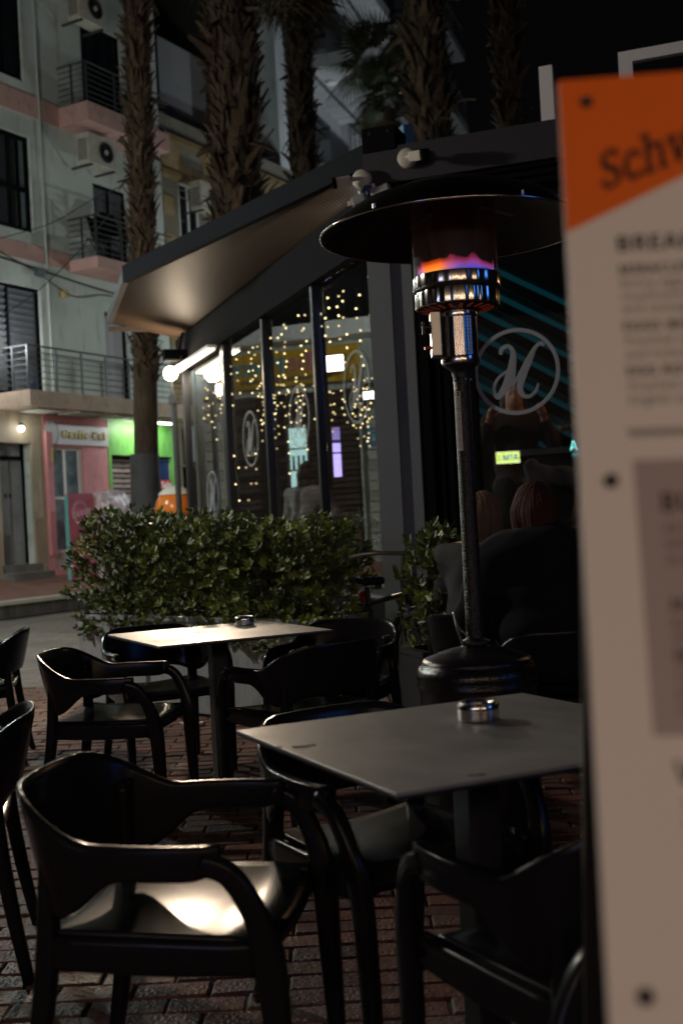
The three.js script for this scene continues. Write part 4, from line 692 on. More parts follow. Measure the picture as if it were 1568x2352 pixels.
function ashtray(label, px, py, r) {
  const d = (() => { const q = ray(px, py), t = (0.722 - EYE) / q.y; return q.multiplyScalar(t).add(camera.position); })();
  const o = thing('ashtray', label, 'ashtray', [d.x, 0.7205, d.z], 0, 'steel ashtrays on the tables');
  mesh('bowl', lathe([[0, 0], [r * 0.96, 0], [r * 0.99, 0.003], [r, 0.01], [r * 0.99, 0.024], [r * 1.0, 0.025], [r * 0.99, 0.036], [r * 0.9, 0.039], [r * 0.86, 0.034], [r * 0.85, 0.006], [0, 0.005]], 44), M.chrome, o);
  mesh('lid_ring', lathe([[r * 0.9, 0.039], [r * 0.88, 0.043], [r * 0.66, 0.041], [r * 0.6, 0.03], [r * 0.62, 0.029], [r * 0.86, 0.036]], 44), M.steel, o);
  mesh('ash', cyl(r * 0.6, r * 0.6, 0.004, 0, 0.012, 0, 24), std([0.02, 0.018, 0.016], 0.95), o);
}
ashtray('round steel ashtray on the grey table', 1099, 1652, 0.047);
ashtray('round steel ashtray on the bright table', 562, 1435, 0.046);
{ // wet marks on the grey table
  for (const [px, py, w] of [[690, 1716, 0.013], [715, 1712, 0.006], [1095, 1780, 0.010], [640, 1716, 0.005]]) {
    const q = ray(px, py), t = (0.72 - EYE) / q.y, p = q.multiplyScalar(t).add(camera.position), l = []; for (let i = 0; i < 14; i++) { const a = i / 14 * 6.283, k = w * (0.7 + 0.5 * hash(i, px, 3)); l.push([Math.cos(a) * k * 1.5, Math.sin(a) * k * 0.7]); }
    const o = tag(mesh(numbered('water_drop'), slab(l, 0.0005, 0.0015).rotateX(-Math.PI / 2), phys([0.2, 0.19, 0.18], 0.06, 0, {})), 'small puddle of spilled water on the grey table', 'puddle', 'wet marks on the grey table'); o.position.set(p.x, 0.7201, p.z);
  }
  const c = onFloor(340, 1935), o = thing('plastic_cup', 'clear plastic cup lying on the bricks beneath the tables', 'cup', [c.x, 0.034, c.z], 0.5);
  const m = mesh('cup_wall', lathe([[0.026, 0], [0.0265, 0.001], [0.036, 0.1], [0.038, 0.101], [0.036, 0.102], [0.0255, 0.002]], 28).rotateZ(1.35).translate(0.05, 0, 0), phys([0.9, 0.9, 0.9], 0.05, 0, { transmission: 1, thickness: 0, ior: 1.5 }), o); mesh('cup_rim', place(new THREE.TorusGeometry(0.037, 0.0016, 6, 30), -0.05, 0.021, 0, 0, Math.PI / 2 - 0.0, 0), M.white, o);
  for (const [px, py, w, l] of [[440, 1668, 0.07, 'crumpled pale paper scrap below the hedge planter'], [300, 1668, 0.04, 'small white scrap lying by the planter foot'], [420, 1650, 0.035, 'white bottle cap lying under the bright table']]) {
    const p = onFloor(px, py), g = new THREE.PlaneGeometry(w * 2, w, 6, 4).rotateX(-Math.PI / 2), a = g.attributes.position; for (let i = 0; i < a.count; i++) a.setY(i, 0.012 + 0.02 * hash(i, px, 5)); g.computeVertexNormals();
    const k = tag(mesh(numbered('paper_scrap'), g, M.white), l, 'litter'); k.position.set(p.x, 0, p.z); k.rotation.y = px;
  }
}
function onFloor(px, py) { const q = ray(px, py), t = -EYE / q.y; return q.multiplyScalar(t).add(camera.position); }
// ---------------------------------------------------------------- patio heater
{
  const o = thing('patio_heater', 'tall black and steel patio heater burning under its wide reflector hood', 'patio heater', [0.428, 0, -3.97]);
  mesh('base_housing', lathe([[0, 0.0], [0.196, 0.0], [0.196, 0.6], [0.203, 0.606], [0.205, 0.618], [0.2, 0.63], [0.204, 0.638], [0.206, 0.655], [0.196, 0.676], [0.184, 0.683], [0.186, 0.69], [0.18, 0.7], [0.17, 0.706], [0.11, 0.728], [0.05, 0.742], [0.046, 0.752], [0, 0.752]], 64), std([0.01, 0.01, 0.011], 0.22, 0, { bumpMap: repeat(T.grain, 10, 3), bumpScale: 0.0015 }), o);
  mesh('housing_opening', [place(new THREE.TorusGeometry(0.06, 0.004, 8, 40), 0, 0, 0).scale(1, 1.1, 1).rotateY(-0.35).translate(-0.066, 0.48, 0.186), cyl(0.057, 0.057, 0.006, 0, 0, 0, 32, Math.PI / 2).scale(1, 1.1, 1).rotateY(-0.35).translate(-0.0655, 0.48, 0.185)], std([0.004, 0.004, 0.004], 0.4), o);
  const pole = mesh('pole', cyl(0.031, 0.027, 0.92, 0, 1.2, 0, 24), std([0.011, 0.011, 0.011], 0.3, 0, { bumpMap: repeat(T.grain, 2, 14), bumpScale: 0.004 }), o);
  mesh('pole_collar', lathe([[0.046, 0.745], [0.05, 0.75], [0.05, 0.76], [0.034, 0.766], [0.03, 0.77]], 28), M.blackSteel, o);
  const lab = print(64, 512, (c, w, h) => { c.fillStyle = '#b9b8b2'; c.fillRect(0, 0, w, h); c.fillStyle = '#222'; c.fillRect(10, 6, 44, 34); c.fillStyle = '#c8a820'; c.fillRect(22, 12, 20, 22); c.fillStyle = '#444'; for (let i = 0; i < 44; i++) c.fillRect(8 + (i % 4) * 2, 54 + i * 10, 30 + hash(i, 3, 3) * 20, i % 9 === 0 ? 6 : 3); });
  mesh('warning_label', new THREE.CylinderGeometry(0.0288, 0.0296, 0.2, 12, 1, true, -1.0, 1.0).rotateY(-0.35).translate(0, 1.5, 0), std(0xffffff, 0.5, 0, { map: lab }), pole);
  mesh('funnel', lathe([[0.03, 1.65], [0.031, 1.66], [0.035, 1.672], [0.052, 1.684], [0.061, 1.69], [0.061, 1.698]], 32), M.blackSteel, o);
  for (const a of [-0.9, 0.35, 1.4]) mesh('screw', new THREE.SphereGeometry(0.005, 8, 6).translate(Math.sin(a) * 0.031, 1.64, Math.cos(a) * 0.031), M.steel, o);
  const perf = std([0.72, 0.66, 0.6], 0.24, 1, { map: repeat(T.holes, 8, 4), bumpMap: repeat(T.ribs, 3, 1), bumpScale: 0.003 });
  mesh('burner_tube', cyl(0.0615, 0.0615, 0.18, 0, 1.785, 0, 40, 0, 0, 0, true), perf, o); mesh('burner_core', cyl(0.05, 0.05, 0.17, 0, 1.78, 0, 24), std([0.05, 0.045, 0.04], 0.5, 0.6), o);
  for (const y of [1.692, 1.848]) { const c = mesh('tube_band', lathe([[0.062, y], [0.0645, y + 0.003], [0.0645, y + 0.022], [0.062, y + 0.025]], 40), M.chrome, o); for (const a of [-1.1, 0.5]) mesh('screw', new THREE.SphereGeometry(0.004, 8, 6).translate(Math.sin(a) * 0.065, y + 0.012, Math.cos(a) * 0.065), M.steel, c); }
  const cb = mesh('control_box', rbox(0.034, 0.15, 0.07, 0.004, -0.08, 1.795, 0.01), std([0.42, 0.41, 0.38], 0.35, 0.8), o);
  mesh('knob', cyl(0.022, 0.018, 0.024, -0.105, 1.82, 0.015, 22, 0, 0, Math.PI / 2), M.plastic, cb); mesh('knob_grip', rbox(0.012, 0.044, 0.01, 0.003, -0.12, 1.82, 0.015), M.plastic, cb); mesh('igniter', cyl(0.006, 0.006, 0.03, -0.105, 1.752, 0.015, 12, 0, 0, Math.PI / 2), std([0.3, 0.01, 0.01], 0.35), cb);
  mesh('burner_cone', lathe([[0.06, 1.873], [0.068, 1.873], [0.136, 1.882], [0.14, 1.888]], 48), M.blackSteel, o);
  for (let i = 0; i < 20; i++) { const a = i / 20 * 6.283; mesh('vent_slot', place(new THREE.CapsuleGeometry(0.0065, 0.03, 4, 8).rotateX(Math.PI / 2).scale(1, 0.3, 1), 0, 0, 0).rotateX(-0.12).translate(0, 1.8765, 0.102).rotateY(a), std([0.25, 0.06, 0.04], 0.5, 0.3, { emissive: C(1, 0.12, 0.06), emissiveIntensity: 0.035 }), o); }
  mesh('lower_collar', lathe([[0.139, 1.882], [0.143, 1.887], [0.143, 1.932], [0.139, 1.937]], 64), std([0.66, 0.6, 0.53], 0.16, 1, { bumpMap: repeat(T.ribs, 7, 1), bumpScale: 0.0028 }), o);
  mesh('collar_groove', lathe([[0.139, 1.935], [0.147, 1.939], [0.149, 1.943], [0.147, 1.947], [0.14, 1.95]], 64), M.blackSteel, o);
  mesh('upper_collar', lathe([[0.144, 1.948], [0.148, 1.951], [0.148, 1.986], [0.144, 1.99], [0.12, 1.99]], 64), std([0.64, 0.6, 0.55], 0.18, 1, { bumpMap: repeat(T.ribs, 5, 1), bumpScale: 0.0028 }), o);
  const screen = mesh('emitter_screen', cyl(0.142, 0.142, 0.27, 0, 2.125, 0, 56, 0, 0, 0, true), std([0.012, 0.010, 0.009], 0.7, 0, { alphaMap: repeat(T.mesh, 22, 6), transparent: true }), o);
  mesh('emitter_core', cyl(0.06, 0.07, 0.27, 0, 2.125, 0, 24), std([0.02, 0.018, 0.017], 0.7, 0, { emissive: C(1, 0.08, 0.03), emissiveIntensity: 0.004 }), o);
  // flame: a ragged ring of burning gas inside the screen, orange on one side and blue round the rest
  const pos = [], idx = [], uv = [], col = [], N = 150;
  for (let i = 0; i <= N; i++) {
    const a = i / N * Math.PI * 2, w = Math.max(0, Math.cos(a + 0.62)), hot = Math.pow(w, 3), h = 0.012 + 0.022 * fbm(i / N, 0.3, 9, 3, 4) + 0.012 * hot + 0.05 * Math.pow(fbm(i / N, 0.8, 30, 2, 14), 3) + 0.018 * Math.pow(Math.max(0, Math.sin(a * 3 + 0.3)), 6);
    for (const [f, k] of [[0, 0.5], [0.45, 1], [1, 0.12]]) { pos.push(Math.sin(a) * 0.128, 1.992 + h * f, Math.cos(a) * 0.128); uv.push(i / N, f); col.push(k * (0.05 + 1.5 * hot + (1 - hot) * 0.5 * Math.max(0, f - 0.3)), k * (0.05 + 0.30 * hot * (1 - f * 0.6)), k * (0.7 * (1 - hot) * (1 - f * 0.5))); }
    if (i < N) for (const q of [0, 1]) { const A = i * 3 + q; idx.push(A, A + 3, A + 1, A + 1, A + 3, A + 4); }
  }
  const W = 256, Hf = 24, data = new Uint8Array(W * Hf * 4), mix3 = (a, b, t) => a.map((v, i) => v + (b[i] - v) * t);
  for (let i = 0; i < W; i++) for (let k = 0; k < Hf; k++) {
    const u = i / W, v = k / (Hf - 1), w = Math.max(0, Math.cos(u * Math.PI * 2 + 0.75)), hot = Math.min(1, Math.pow(w, 9) * 1.3), n = fbm(u * 3 % 1, v * 0.3, 24, 3, 6), lick = 0.35 + 0.9 * n;
    const cool = v < 0.55 ? mix3([0.05, 0.1, 0.75], [0.42, 0.08, 0.34], v / 0.55) : mix3([0.42, 0.08, 0.34], [0.5, 0.03, 0.02], (v - 0.55) / 0.45), warm = v < 0.5 ? mix3([1, 0.30, 0.03], [1, 0.16, 0.02], v * 2) : mix3([1, 0.16, 0.02], [0.4, 0.02, 0.0], v * 2 - 1);
    const q = mix3(cool, warm, hot), b = lick * (1 - 0.75 * v * v) * (0.55 + 0.45 * hot), d = (k * W + i) * 4; for (let c = 0; c < 3; c++) data[d + c] = Math.min(255, q[c] * b * 255); data[d + 3] = 255;
  }
  const ft = new THREE.DataTexture(data, W, Hf); ft.magFilter = THREE.LinearFilter; ft.wrapS = THREE.RepeatWrapping; ft.needsUpdate = true;
  mesh('flame', grid(pos, idx, uv), new THREE.MeshStandardMaterial({ color: 0x000000, emissive: 0xffffff, emissiveMap: ft, emissiveIntensity: 6.5, transparent: true, opacity: 0.9, side: THREE.DoubleSide }), o);
  const fl = new THREE.PointLight(C(1, 0.4, 0.18), 0.06); fl.name = 'flame_light'; fl.position.set(0, 2.06, 0.0); fl.shadow.radius = 3; fl.castShadow = true; o.add(fl);
  const hood = mesh('reflector_hood', lathe([[0.0, 2.30], [0.1, 2.298], [0.2, 2.28], [0.32, 2.235], [0.41, 2.175], [0.449, 2.142], [0.452, 2.139], [0.45, 2.136], [0.444, 2.138], [0.405, 2.168], [0.315, 2.228], [0.2, 2.272], [0.1, 2.29], [0, 2.292]], 96), std([0.13, 0.125, 0.12], 0.3, 1), o);
  mesh('hood_rim', place(new THREE.TorusGeometry(0.45, 0.0045, 8, 120).rotateX(Math.PI / 2), 0, 2.139, 0), M.chrome, hood);
  for (const a of [0.4, 2.5, 4.6, 5.6, 1.5]) mesh('hood_bolt', cyl(0.006, 0.006, 0.02, Math.sin(a) * 0.44, 2.15, Math.cos(a) * 0.44, 10), M.steel, hood);
  mesh('top_plate', cyl(0.145, 0.145, 0.02, 0, 2.268, 0, 40), std([0.06, 0.055, 0.05], 0.4, 0.9), o); for (let i = 0; i < 4; i++) { const a = i * 1.57 + 0.5; mesh('hood_stay', place(box(0.024, 0.003, 0.14), 0, 0, 0.19).rotateX(0.12).rotateY(a).translate(0, 2.25, 0), M.steel, o); }
  mesh('gas_hose', tube([[0.0, 0.76, -0.035], [-0.05, 0.80, -0.03], [-0.068, 0.86, -0.02], [-0.06, 0.8, 0.0], [-0.045, 0.752, 0.03]], 0.0045, 20, 6), M.steel, o);
}
// ---------------------------------------------------------------- menu board, an A frame standing close to the right
{
  const Tp = V(0.213, 1.563, -1.05), dn = V(-0.0779, -0.9205, 0.383), rt = V(0.990, -0.0262, 0.1384).normalize(), nn = rt.clone().cross(dn.clone().negate()).normalize(), W = 0.46, Hh = 1.5;
  const o = thing('menu_board', 'leaning menu board with an orange top and dark menu lettering', 'menu board'); o.matrixAutoUpdate = true;
  const basis = new THREE.Matrix4().makeBasis(rt, dn.clone().negate(), nn); o.quaternion.setFromRotationMatrix(basis); o.position.copy(Tp);
  const face = print(640, 2048, (c, w, h) => {
    const k = w / W, X = (x) => x * k, Y = (y) => y * h / Hh;
    c.fillStyle = '#d3cdc6'; c.fillRect(0, 0, w, h);
    c.fillStyle = '#d8600a'; c.beginPath(); c.moveTo(0, 0); c.lineTo(w, 0); c.lineTo(w, 0); c.lineTo(X(0.32), 0); c.lineTo(0, Y(0.1645)); c.fill();
    c.fillStyle = '#17120f'; c.save(); c.translate(X(0.031), Y(0.123)); c.rotate(-0.36); c.transform(0.86, 0, -0.2, 1.15, 0, 0); c.font = 'italic 60px serif'; c.lineWidth = 2.5; c.strokeStyle = '#17120f'; c.fillText('Schweppes', 0, 0); c.strokeText('Schweppes', 0, 0); c.restore();
    const line = (t, x, y, size, col = '#2b2420', f = 'bold') => { c.fillStyle = col; c.font = f + ' ' + size + 'px sans-serif'; c.fillText(t, X(x), Y(y)); };
    line('BREAKFAST', 0.039, 0.186, 29, '#1c1613'); line('MIRACLES MORNING', 0.040, 0.2085, 17); line('Runny eggs, crispy bacon,', 0.041, 0.2215, 14, '#3b332d', ''); line('mushrooms, toasted bread', 0.041, 0.2335, 14, '#3b332d', ''); line('and sausages', 0.041, 0.2455, 14, '#3b332d', '');
    line('EGGS BENEDICT', 0.040, 0.2625, 17); line('Poached eggs, ham', 0.041, 0.2755, 14, '#3b332d', ''); line('and hollandaise', 0.041, 0.2875, 14, '#3b332d', ''); line('EGG ROYALE', 0.040, 0.3035, 17); line('Poached eggs, salmon', 0.041, 0.3165, 14, '#3b332d', ''); line('English muffin', 0.041, 0.3285, 14, '#3b332d', '');
    c.fillStyle = '#3f3830'; for (let i = 0; i < 90; i++) { c.save(); c.translate(X(0.041) + i * 6, Y(0.357)); c.rotate(-0.5); c.fillRect(0, -9, 3, 10); c.restore(); }
    c.fillStyle = '#9c8f8d'; c.fillRect(X(0.0405), Y(0.377), X(0.38), Y(0.212));
    line('BURGERS', 0.0575, 0.4205, 28, '#2a2220'); ['All burgers served', 'with coleslaw', 'and fries'].forEach((t, i) => line(t, 0.0592, 0.4375 + i * 0.0125, 14, '#4a3f3c', '')); line('MOZZARELLA', 0.059, 0.498, 17); ['Beef patty, tomato', 'lettuce', 'basil'].forEach((t, i) => line(t, 0.0592, 0.5105 + i * 0.0105, 14, '#4a3f3c', '')); line('HAWAII', 0.0592, 0.5375, 17); ['Chicken breast', 'pineapple', 'cheddar'].forEach((t, i) => line(t, 0.0592, 0.5495 + i * 0.0115, 14, '#4a3f3c', ''));
    line('VEGAN', 0.0525, 0.622, 30, '#1c1613'); for (let i = 0; i < 4; i++) line('Salad and grains', 0.056, 0.6385 + i * 0.0125, 14, '#4a3f3c', ''); line('COFFEE', 0.0545, 0.716, 30, '#1c1613'); for (let i = 0; i < 10; i++) line('Espresso and milk', 0.056, 0.8 + i * 0.03, 14, '#4a3f3c', '');
  });
  const pg = new THREE.PlaneGeometry(W - 0.001, Hh - 0.001).translate(W / 2, -Hh / 2, 0.0035);
  mesh('panel', rbox(W, Hh, 0.006, 0.002, W / 2, -Hh / 2, 0), std([0.5, 0.48, 0.46], 0.5), o); mesh('printed_face', pg, std(0xffffff, 0.55, 0, { map: face }), o);
  for (const [x, y] of [[0.0239, 0.028], [0.0236, 0.3945], [0.024, 0.7566], [0.0238, 1.12], [W - 0.024, 0.028], [W - 0.024, 0.3945], [W - 0.024, 0.7566]]) mesh('screw', cyl(0.0058, 0.005, 0.004, x, -y, 0.0055, 16, Math.PI / 2), y < 0.1 ? std([0.12, 0.12, 0.13], 0.4, 0.8) : std([0.02, 0.012, 0.008], 0.6), o);
  mesh('front_frame', [bx(0.02, 0.05, -1.69, 0, -0.03, -0.004), bx(W - 0.05, W - 0.02, -1.69, 0, -0.03, -0.004)], M.blackSteel, o);
  const ang = 0.72; mesh('rear_frame', [bx(0.02, 0.05, -1.58, 0, -0.03, -0.006), bx(W - 0.05, W - 0.02, -1.58, 0, -0.03, -0.006), bx(0.05, W - 0.05, -1.2, -1.16, -0.028, -0.008)].map((g) => g.rotateX(ang).translate(0, -0.02, -0.034)), M.blackSteel, o);
}
// ---------------------------------------------------------------- shrubs in planters
const leafGeo = (() => {
  const W = [[0, 0.1], [0.3, 0.62], [0.62, 1], [0.85, 0.86], [1, 0.2]], pos = [], idx = [], uv = [];
  W.forEach(([u, w], i) => { for (const s of [-1, 0, 1]) { pos.push(s * w * 0.19, u, (s ? 0.06 * w : 0) - 0.12 * u * u); uv.push(s, u); } if (i < 4) for (const s of [0, 1]) { const a = i * 3 + s; idx.push(a, a + 1, a + 3, a + 1, a + 4, a + 3); } });
  return grid(pos, idx, uv).toNonIndexed();
})();
function foliage(parent, w, h, d, y0, clusters, len, o = {}) { // whorls of leaves through an uneven rounded block
  const lists = [[], [], []], stems = [], e = new THREE.Euler(), q = new THREE.Quaternion(), m4 = new THREE.Matrix4();
  for (let i = 0; i < clusters; i++) {
    const a = rr(-1, 1), b = rr(-1, 1), c = rr(-1, 1), mx = Math.max(Math.abs(a), Math.abs(b), Math.abs(c)), k = Math.pow(rnd(), 0.42) / mx; let x = a * k, y = b * k, z = c * k;
    const round = 1 - 0.12 * (x * x * z * z + x * x * y * y + y * y * z * z), bump = 0.86 + 0.28 * fbm(x * 0.5 + 3.1 + (o.s ?? 0), y * 0.5 + z * 0.5 + 2, 7, 3, 13); x *= round * bump; y *= round * (bump * 0.55 + 0.45 * (0.9 + 0.2 * fbm(x * 0.5 + 2 + (o.s ?? 0), z * 0.5 + 3, 8, 2, 5))); z *= round * bump;
    const P = V(x * w / 2, y0 + (y * 0.5 + 0.5) * h, z * d / 2), out = V(x, y * 0.55 + 0.7, z).add(V(rr(-0.5, 0.5), rr(-0.3, 0.5), rr(-0.5, 0.5))).normalize();
    const tip = rnd() < (o.light ?? 0.3), n = 6 + Math.floor(rnd() * 3);
    stems.push(rod(P.toArray(), P.clone().addScaledVector(out, -0.09).toArray(), 0.0022, 4));
    for (let j = 0; j < n; j++) {
      const L = len * rr(0.65, 1.15), g = leafGeo.clone();
      q.setFromUnitVectors(V(0, 1, 0), out); e.set(0, 0, 0);
      g.scale(L, L, L); g.rotateX(rr(0.45, 1.25)); g.rotateY(j / n * 6.283 + rr(-0.3, 0.3)); g.translate(0, -j * 0.005, 0); g.applyQuaternion(q); g.translate(P.x, P.y, P.z);
      lists[tip ? 2 : rnd() < 0.45 ? 1 : 0].push(g);
    }
  }
  [M.leafDark, M.leaf, M.leafLight].forEach((m, i) => { if (lists[i].length) mesh('foliage', lists[i], m, parent).userData.kind = 'stuff'; });
  mesh('twigs', stems, M.soil, parent).userData.kind = 'stuff';
  mesh('stem', [rod([-w * 0.2, y0 - 0.12, 0], [-w * 0.24, y0 + h * 0.6, 0.03], 0.013, 6), rod([w * 0.18, y0 - 0.12, 0.02], [w * 0.24, y0 + h * 0.6, -0.03], 0.012, 6), rod([0, y0 - 0.12, -0.03], [0.02, y0 + h * 0.7, 0], 0.014, 6)], std([0.07, 0.05, 0.035], 0.9), parent);
}
function planter(label, x, z, a, w, d, hp, fh, clusters, o = {}) {
  const t = thing('hedge_planter', label, 'planter', [x, o.base ?? 0, z], a, o.group ?? 'planters with clipped evergreen shrubs');
  mesh('planter_box', [bx(-w / 2, w / 2, 0.02, hp, d / 2 - 0.03, d / 2), bx(-w / 2, w / 2, 0.02, hp, -d / 2, -d / 2 + 0.03), bx(-w / 2, -w / 2 + 0.03, 0.02, hp, -d / 2 + 0.031, d / 2 - 0.031), bx(w / 2 - 0.03, w / 2, 0.02, hp, -d / 2 + 0.031, d / 2 - 0.031), bx(-w / 2 + 0.05, w / 2 - 0.05, 0, 0.05, -d / 2 + 0.05, d / 2 - 0.05)], o.mat ?? M.planter, t);
  mesh('planter_rim', [bx(-w / 2 - 0.012, w / 2 + 0.012, hp, hp + 0.03, d / 2 - 0.04, d / 2 + 0.012), bx(-w / 2 - 0.012, w / 2 + 0.012, hp, hp + 0.03, -d / 2 - 0.012, -d / 2 + 0.04), bx(-w / 2 - 0.012, -w / 2 + 0.04, hp, hp + 0.03, -d / 2 + 0.041, d / 2 - 0.041), bx(w / 2 - 0.04, w / 2 + 0.012, hp, hp + 0.03, -d / 2 + 0.041, d / 2 - 0.041)], o.mat ?? M.planter, t);
  mesh('soil', bx(-w / 2 + 0.031, w / 2 - 0.031, hp - 0.14, hp - 0.05, -d / 2 + 0.032, d / 2 - 0.032), M.soil, t);
  foliage(t, o.fw ?? w * 1.12, fh, o.fd ?? d * 1.45, o.fy ?? hp - 0.02, clusters, o.leaf ?? 0.062, o);
}
{
  const A = V(-1.88, 0, -8.3), d = V(0.74, 0, 0.672).normalize(), ang = Math.atan2(-d.z, d.x), n = V(-d.z, 0, d.x);
  ['planter with the darkest clipped shrub, at the street end of the hedge', 'planter in the middle of the clipped hedge behind the bright table', 'planter with yellow green shrub tips at the pavilion end of the hedge'].forEach((l, i) => {
    const c = A.clone().addScaledVector(d, 0.34 + i * 0.79).addScaledVector(n, -0.22);
    planter(l, c.x, c.z, ang, 0.74, 0.44, 0.6, [0.96, 0.90, 0.84][i], [980, 930, 880][i], { light: [0.1, 0.3, 0.36][i], s: i * 1.7, fw: 0.94, fd: 0.66, fy: 0.40, leaf: 0.055 });
  });
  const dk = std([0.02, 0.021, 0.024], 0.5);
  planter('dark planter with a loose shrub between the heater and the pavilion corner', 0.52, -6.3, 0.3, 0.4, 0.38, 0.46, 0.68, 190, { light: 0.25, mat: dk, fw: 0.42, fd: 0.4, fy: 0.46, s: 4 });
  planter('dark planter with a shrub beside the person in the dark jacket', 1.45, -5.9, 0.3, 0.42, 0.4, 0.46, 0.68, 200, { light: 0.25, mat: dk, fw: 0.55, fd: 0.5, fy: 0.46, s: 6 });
  const i1 = lw(L - 0.55, 0, -0.42), i2 = lw(L - 1.9, 0, -0.5);
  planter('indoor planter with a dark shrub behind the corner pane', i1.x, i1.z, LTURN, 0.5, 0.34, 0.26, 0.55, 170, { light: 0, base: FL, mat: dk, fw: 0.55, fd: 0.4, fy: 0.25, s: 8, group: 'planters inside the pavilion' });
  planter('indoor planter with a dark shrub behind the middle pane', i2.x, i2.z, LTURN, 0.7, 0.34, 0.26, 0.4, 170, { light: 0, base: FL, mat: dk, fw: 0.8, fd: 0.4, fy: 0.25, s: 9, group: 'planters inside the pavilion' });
}
// ---------------------------------------------------------------- parked bicycle by the pavilion corner
{
  const o = thing('bicycle', 'dark bicycle with a red rear light parked by the pavilion corner', 'bicycle', [0.2, 0, -6.95], -1.2), f = std([0.02, 0.02, 0.024], 0.35, 0.3), R = 0.32;
  for (const x of [-0.52, 0.52]) { const w = mesh('wheel', place(new THREE.TorusGeometry(R, 0.02, 8, 40), x, R + 0.02, 0), std([0.012, 0.012, 0.012], 0.8), o); mesh('rim', place(new THREE.TorusGeometry(R - 0.026, 0.008, 6, 40), x, R + 0.02, 0), M.steel, w); for (let i = 0; i < 14; i++) { const a = i / 14 * 6.283; mesh('spoke', rod([x, R + 0.02, 0.02 * (i % 2 ? 1 : -1)], [x + Math.cos(a) * (R - 0.03), R + 0.02 + Math.sin(a) * (R - 0.03), 0], 0.0012, 4), M.steel, w); } mesh('hub', cyl(0.02, 0.02, 0.09, x, R + 0.02, 0, 12, Math.PI / 2), M.steel, w); }
  mesh('frame', [rod([-0.52, 0.34, 0], [-0.08, 0.3, 0], 0.012), rod([-0.08, 0.3, 0], [-0.2, 0.78, 0], 0.016), rod([-0.08, 0.3, 0], [0.36, 0.72, 0], 0.018), rod([-0.18, 0.68, 0], [0.35, 0.76, 0], 0.016), rod([-0.52, 0.34, 0], [-0.19, 0.7, 0], 0.01), rod([0.36, 0.7, 0], [0.34, 0.86, 0], 0.018)], f, o);
  mesh('fork', [rod([0.35, 0.72, 0.035], [0.52, 0.34, 0.05], 0.01), rod([0.35, 0.72, -0.035], [0.52, 0.34, -0.05], 0.01), rod([0.35, 0.72, -0.045], [0.35, 0.72, 0.045], 0.012)], f, o);
  mesh('handlebar', [rod([0.34, 0.86, 0], [0.36, 0.98, 0], 0.014), tube([[0.28, 0.98, -0.29], [0.35, 1.0, -0.2], [0.37, 0.99, 0], [0.35, 1.0, 0.2], [0.28, 0.98, 0.29]], 0.012, 24)], M.steel, o); mesh('saddle', rbox(0.26, 0.05, 0.15, 0.022, -0.2, 0.82, 0), M.plastic, o);
  mesh('red_light', rbox(0.03, 0.07, 0.05, 0.008, -0.27, 0.72, 0), std([0.4, 0.02, 0.01], 0.25), o); mesh('pedal', [rod([-0.08, 0.3, -0.08], [-0.02, 0.16, -0.09], 0.008), rbox(0.09, 0.02, 0.06, 0.005, -0.02, 0.15, -0.13), rod([-0.08, 0.3, 0.08], [-0.14, 0.44, 0.09], 0.008), rbox(0.09, 0.02, 0.06, 0.005, -0.14, 0.45, 0.13)], M.steel, o); mesh('chainring', place(new THREE.TorusGeometry(0.085, 0.006, 6, 28), -0.08, 0.3, 0.04), M.steel, o); mesh('cable_lock', tube([[-0.35, 0.6, 0.06], [-0.42, 0.4, 0.1], [-0.4, 0.2, 0.12], [-0.3, 0.12, 0.1]], 0.008, 16), std([0.3, 0.1, 0.02], 0.5), o); mesh('kick_stand', rod([-0.2, 0.3, -0.03], [-0.24, 0.0, -0.16], 0.009), M.steel, o);
}
// ---------------------------------------------------------------- people: smooth bodies from tapered bones
function sdfGeo(fn, lo, hi, cell) {
  const c = lo.map((v, i) => (v + hi[i]) / 2), half = Math.max(...hi.map((v, i) => v - lo[i])) / 2 + cell * 3, n = Math.ceil(half * 2 / cell), mc = new MarchingCubes(n, new THREE.MeshStandardMaterial(), false, false, 120000);
  mc.isolation = 0; const B = 5, g_ = (i) => (i - n / 2) / (n / 2) * half, far = cell * B * 0.87 + 0.03;
  for (let Z = 0; Z < n; Z += B) for (let Y = 0; Y < n; Y += B) for (let X = 0; X < n; X += B) {
    const dc = fn(c[0] + g_(X + B / 2), c[1] + g_(Y + B / 2), c[2] + g_(Z + B / 2)), skip = Math.abs(dc) > far;
    for (let z = Z; z < Math.min(n, Z + B); z++) for (let y = Y; y < Math.min(n, Y + B); y++) for (let x = X; x < Math.min(n, X + B); x++) mc.field[(z * n + y) * n + x] = -(skip ? dc : fn(c[0] + g_(x), c[1] + g_(y), c[2] + g_(z)));
  }
  mc.update();
  let g = new THREE.BufferGeometry(); const pa = mc.positionArray.slice(0, mc.count * 3); for (let i = 0; i < pa.length; i++) pa[i] = c[i % 3] + pa[i] * half;
  g.setAttribute('position', new THREE.BufferAttribute(pa, 3)); g = mergeVertices(g, 1e-5); g.computeVertexNormals(); g.setAttribute('uv', new THREE.BufferAttribute(new Float32Array(g.attributes.position.count * 2), 2)); const p = g.attributes.position, u = g.attributes.uv; for (let i = 0; i < p.count; i++) u.setXY(i, p.getX(i) + p.getZ(i) * 0.7, p.getY(i)); return g;
}
function capD(p, a, b) { const bx_ = b[0] - a[0], by = b[1] - a[1], bz = b[2] - a[2], px = p[0] - a[0], py = p[1] - a[1], pz = p[2] - a[2], h = Math.max(0, Math.min(1, (px * bx_ + py * by + pz * bz) / (bx_ * bx_ + by * by + bz * bz + 1e-9))); return Math.hypot(px - bx_ * h, py - by * h, pz - bz * h) - (a[3] + (b[3] - a[3]) * h); }
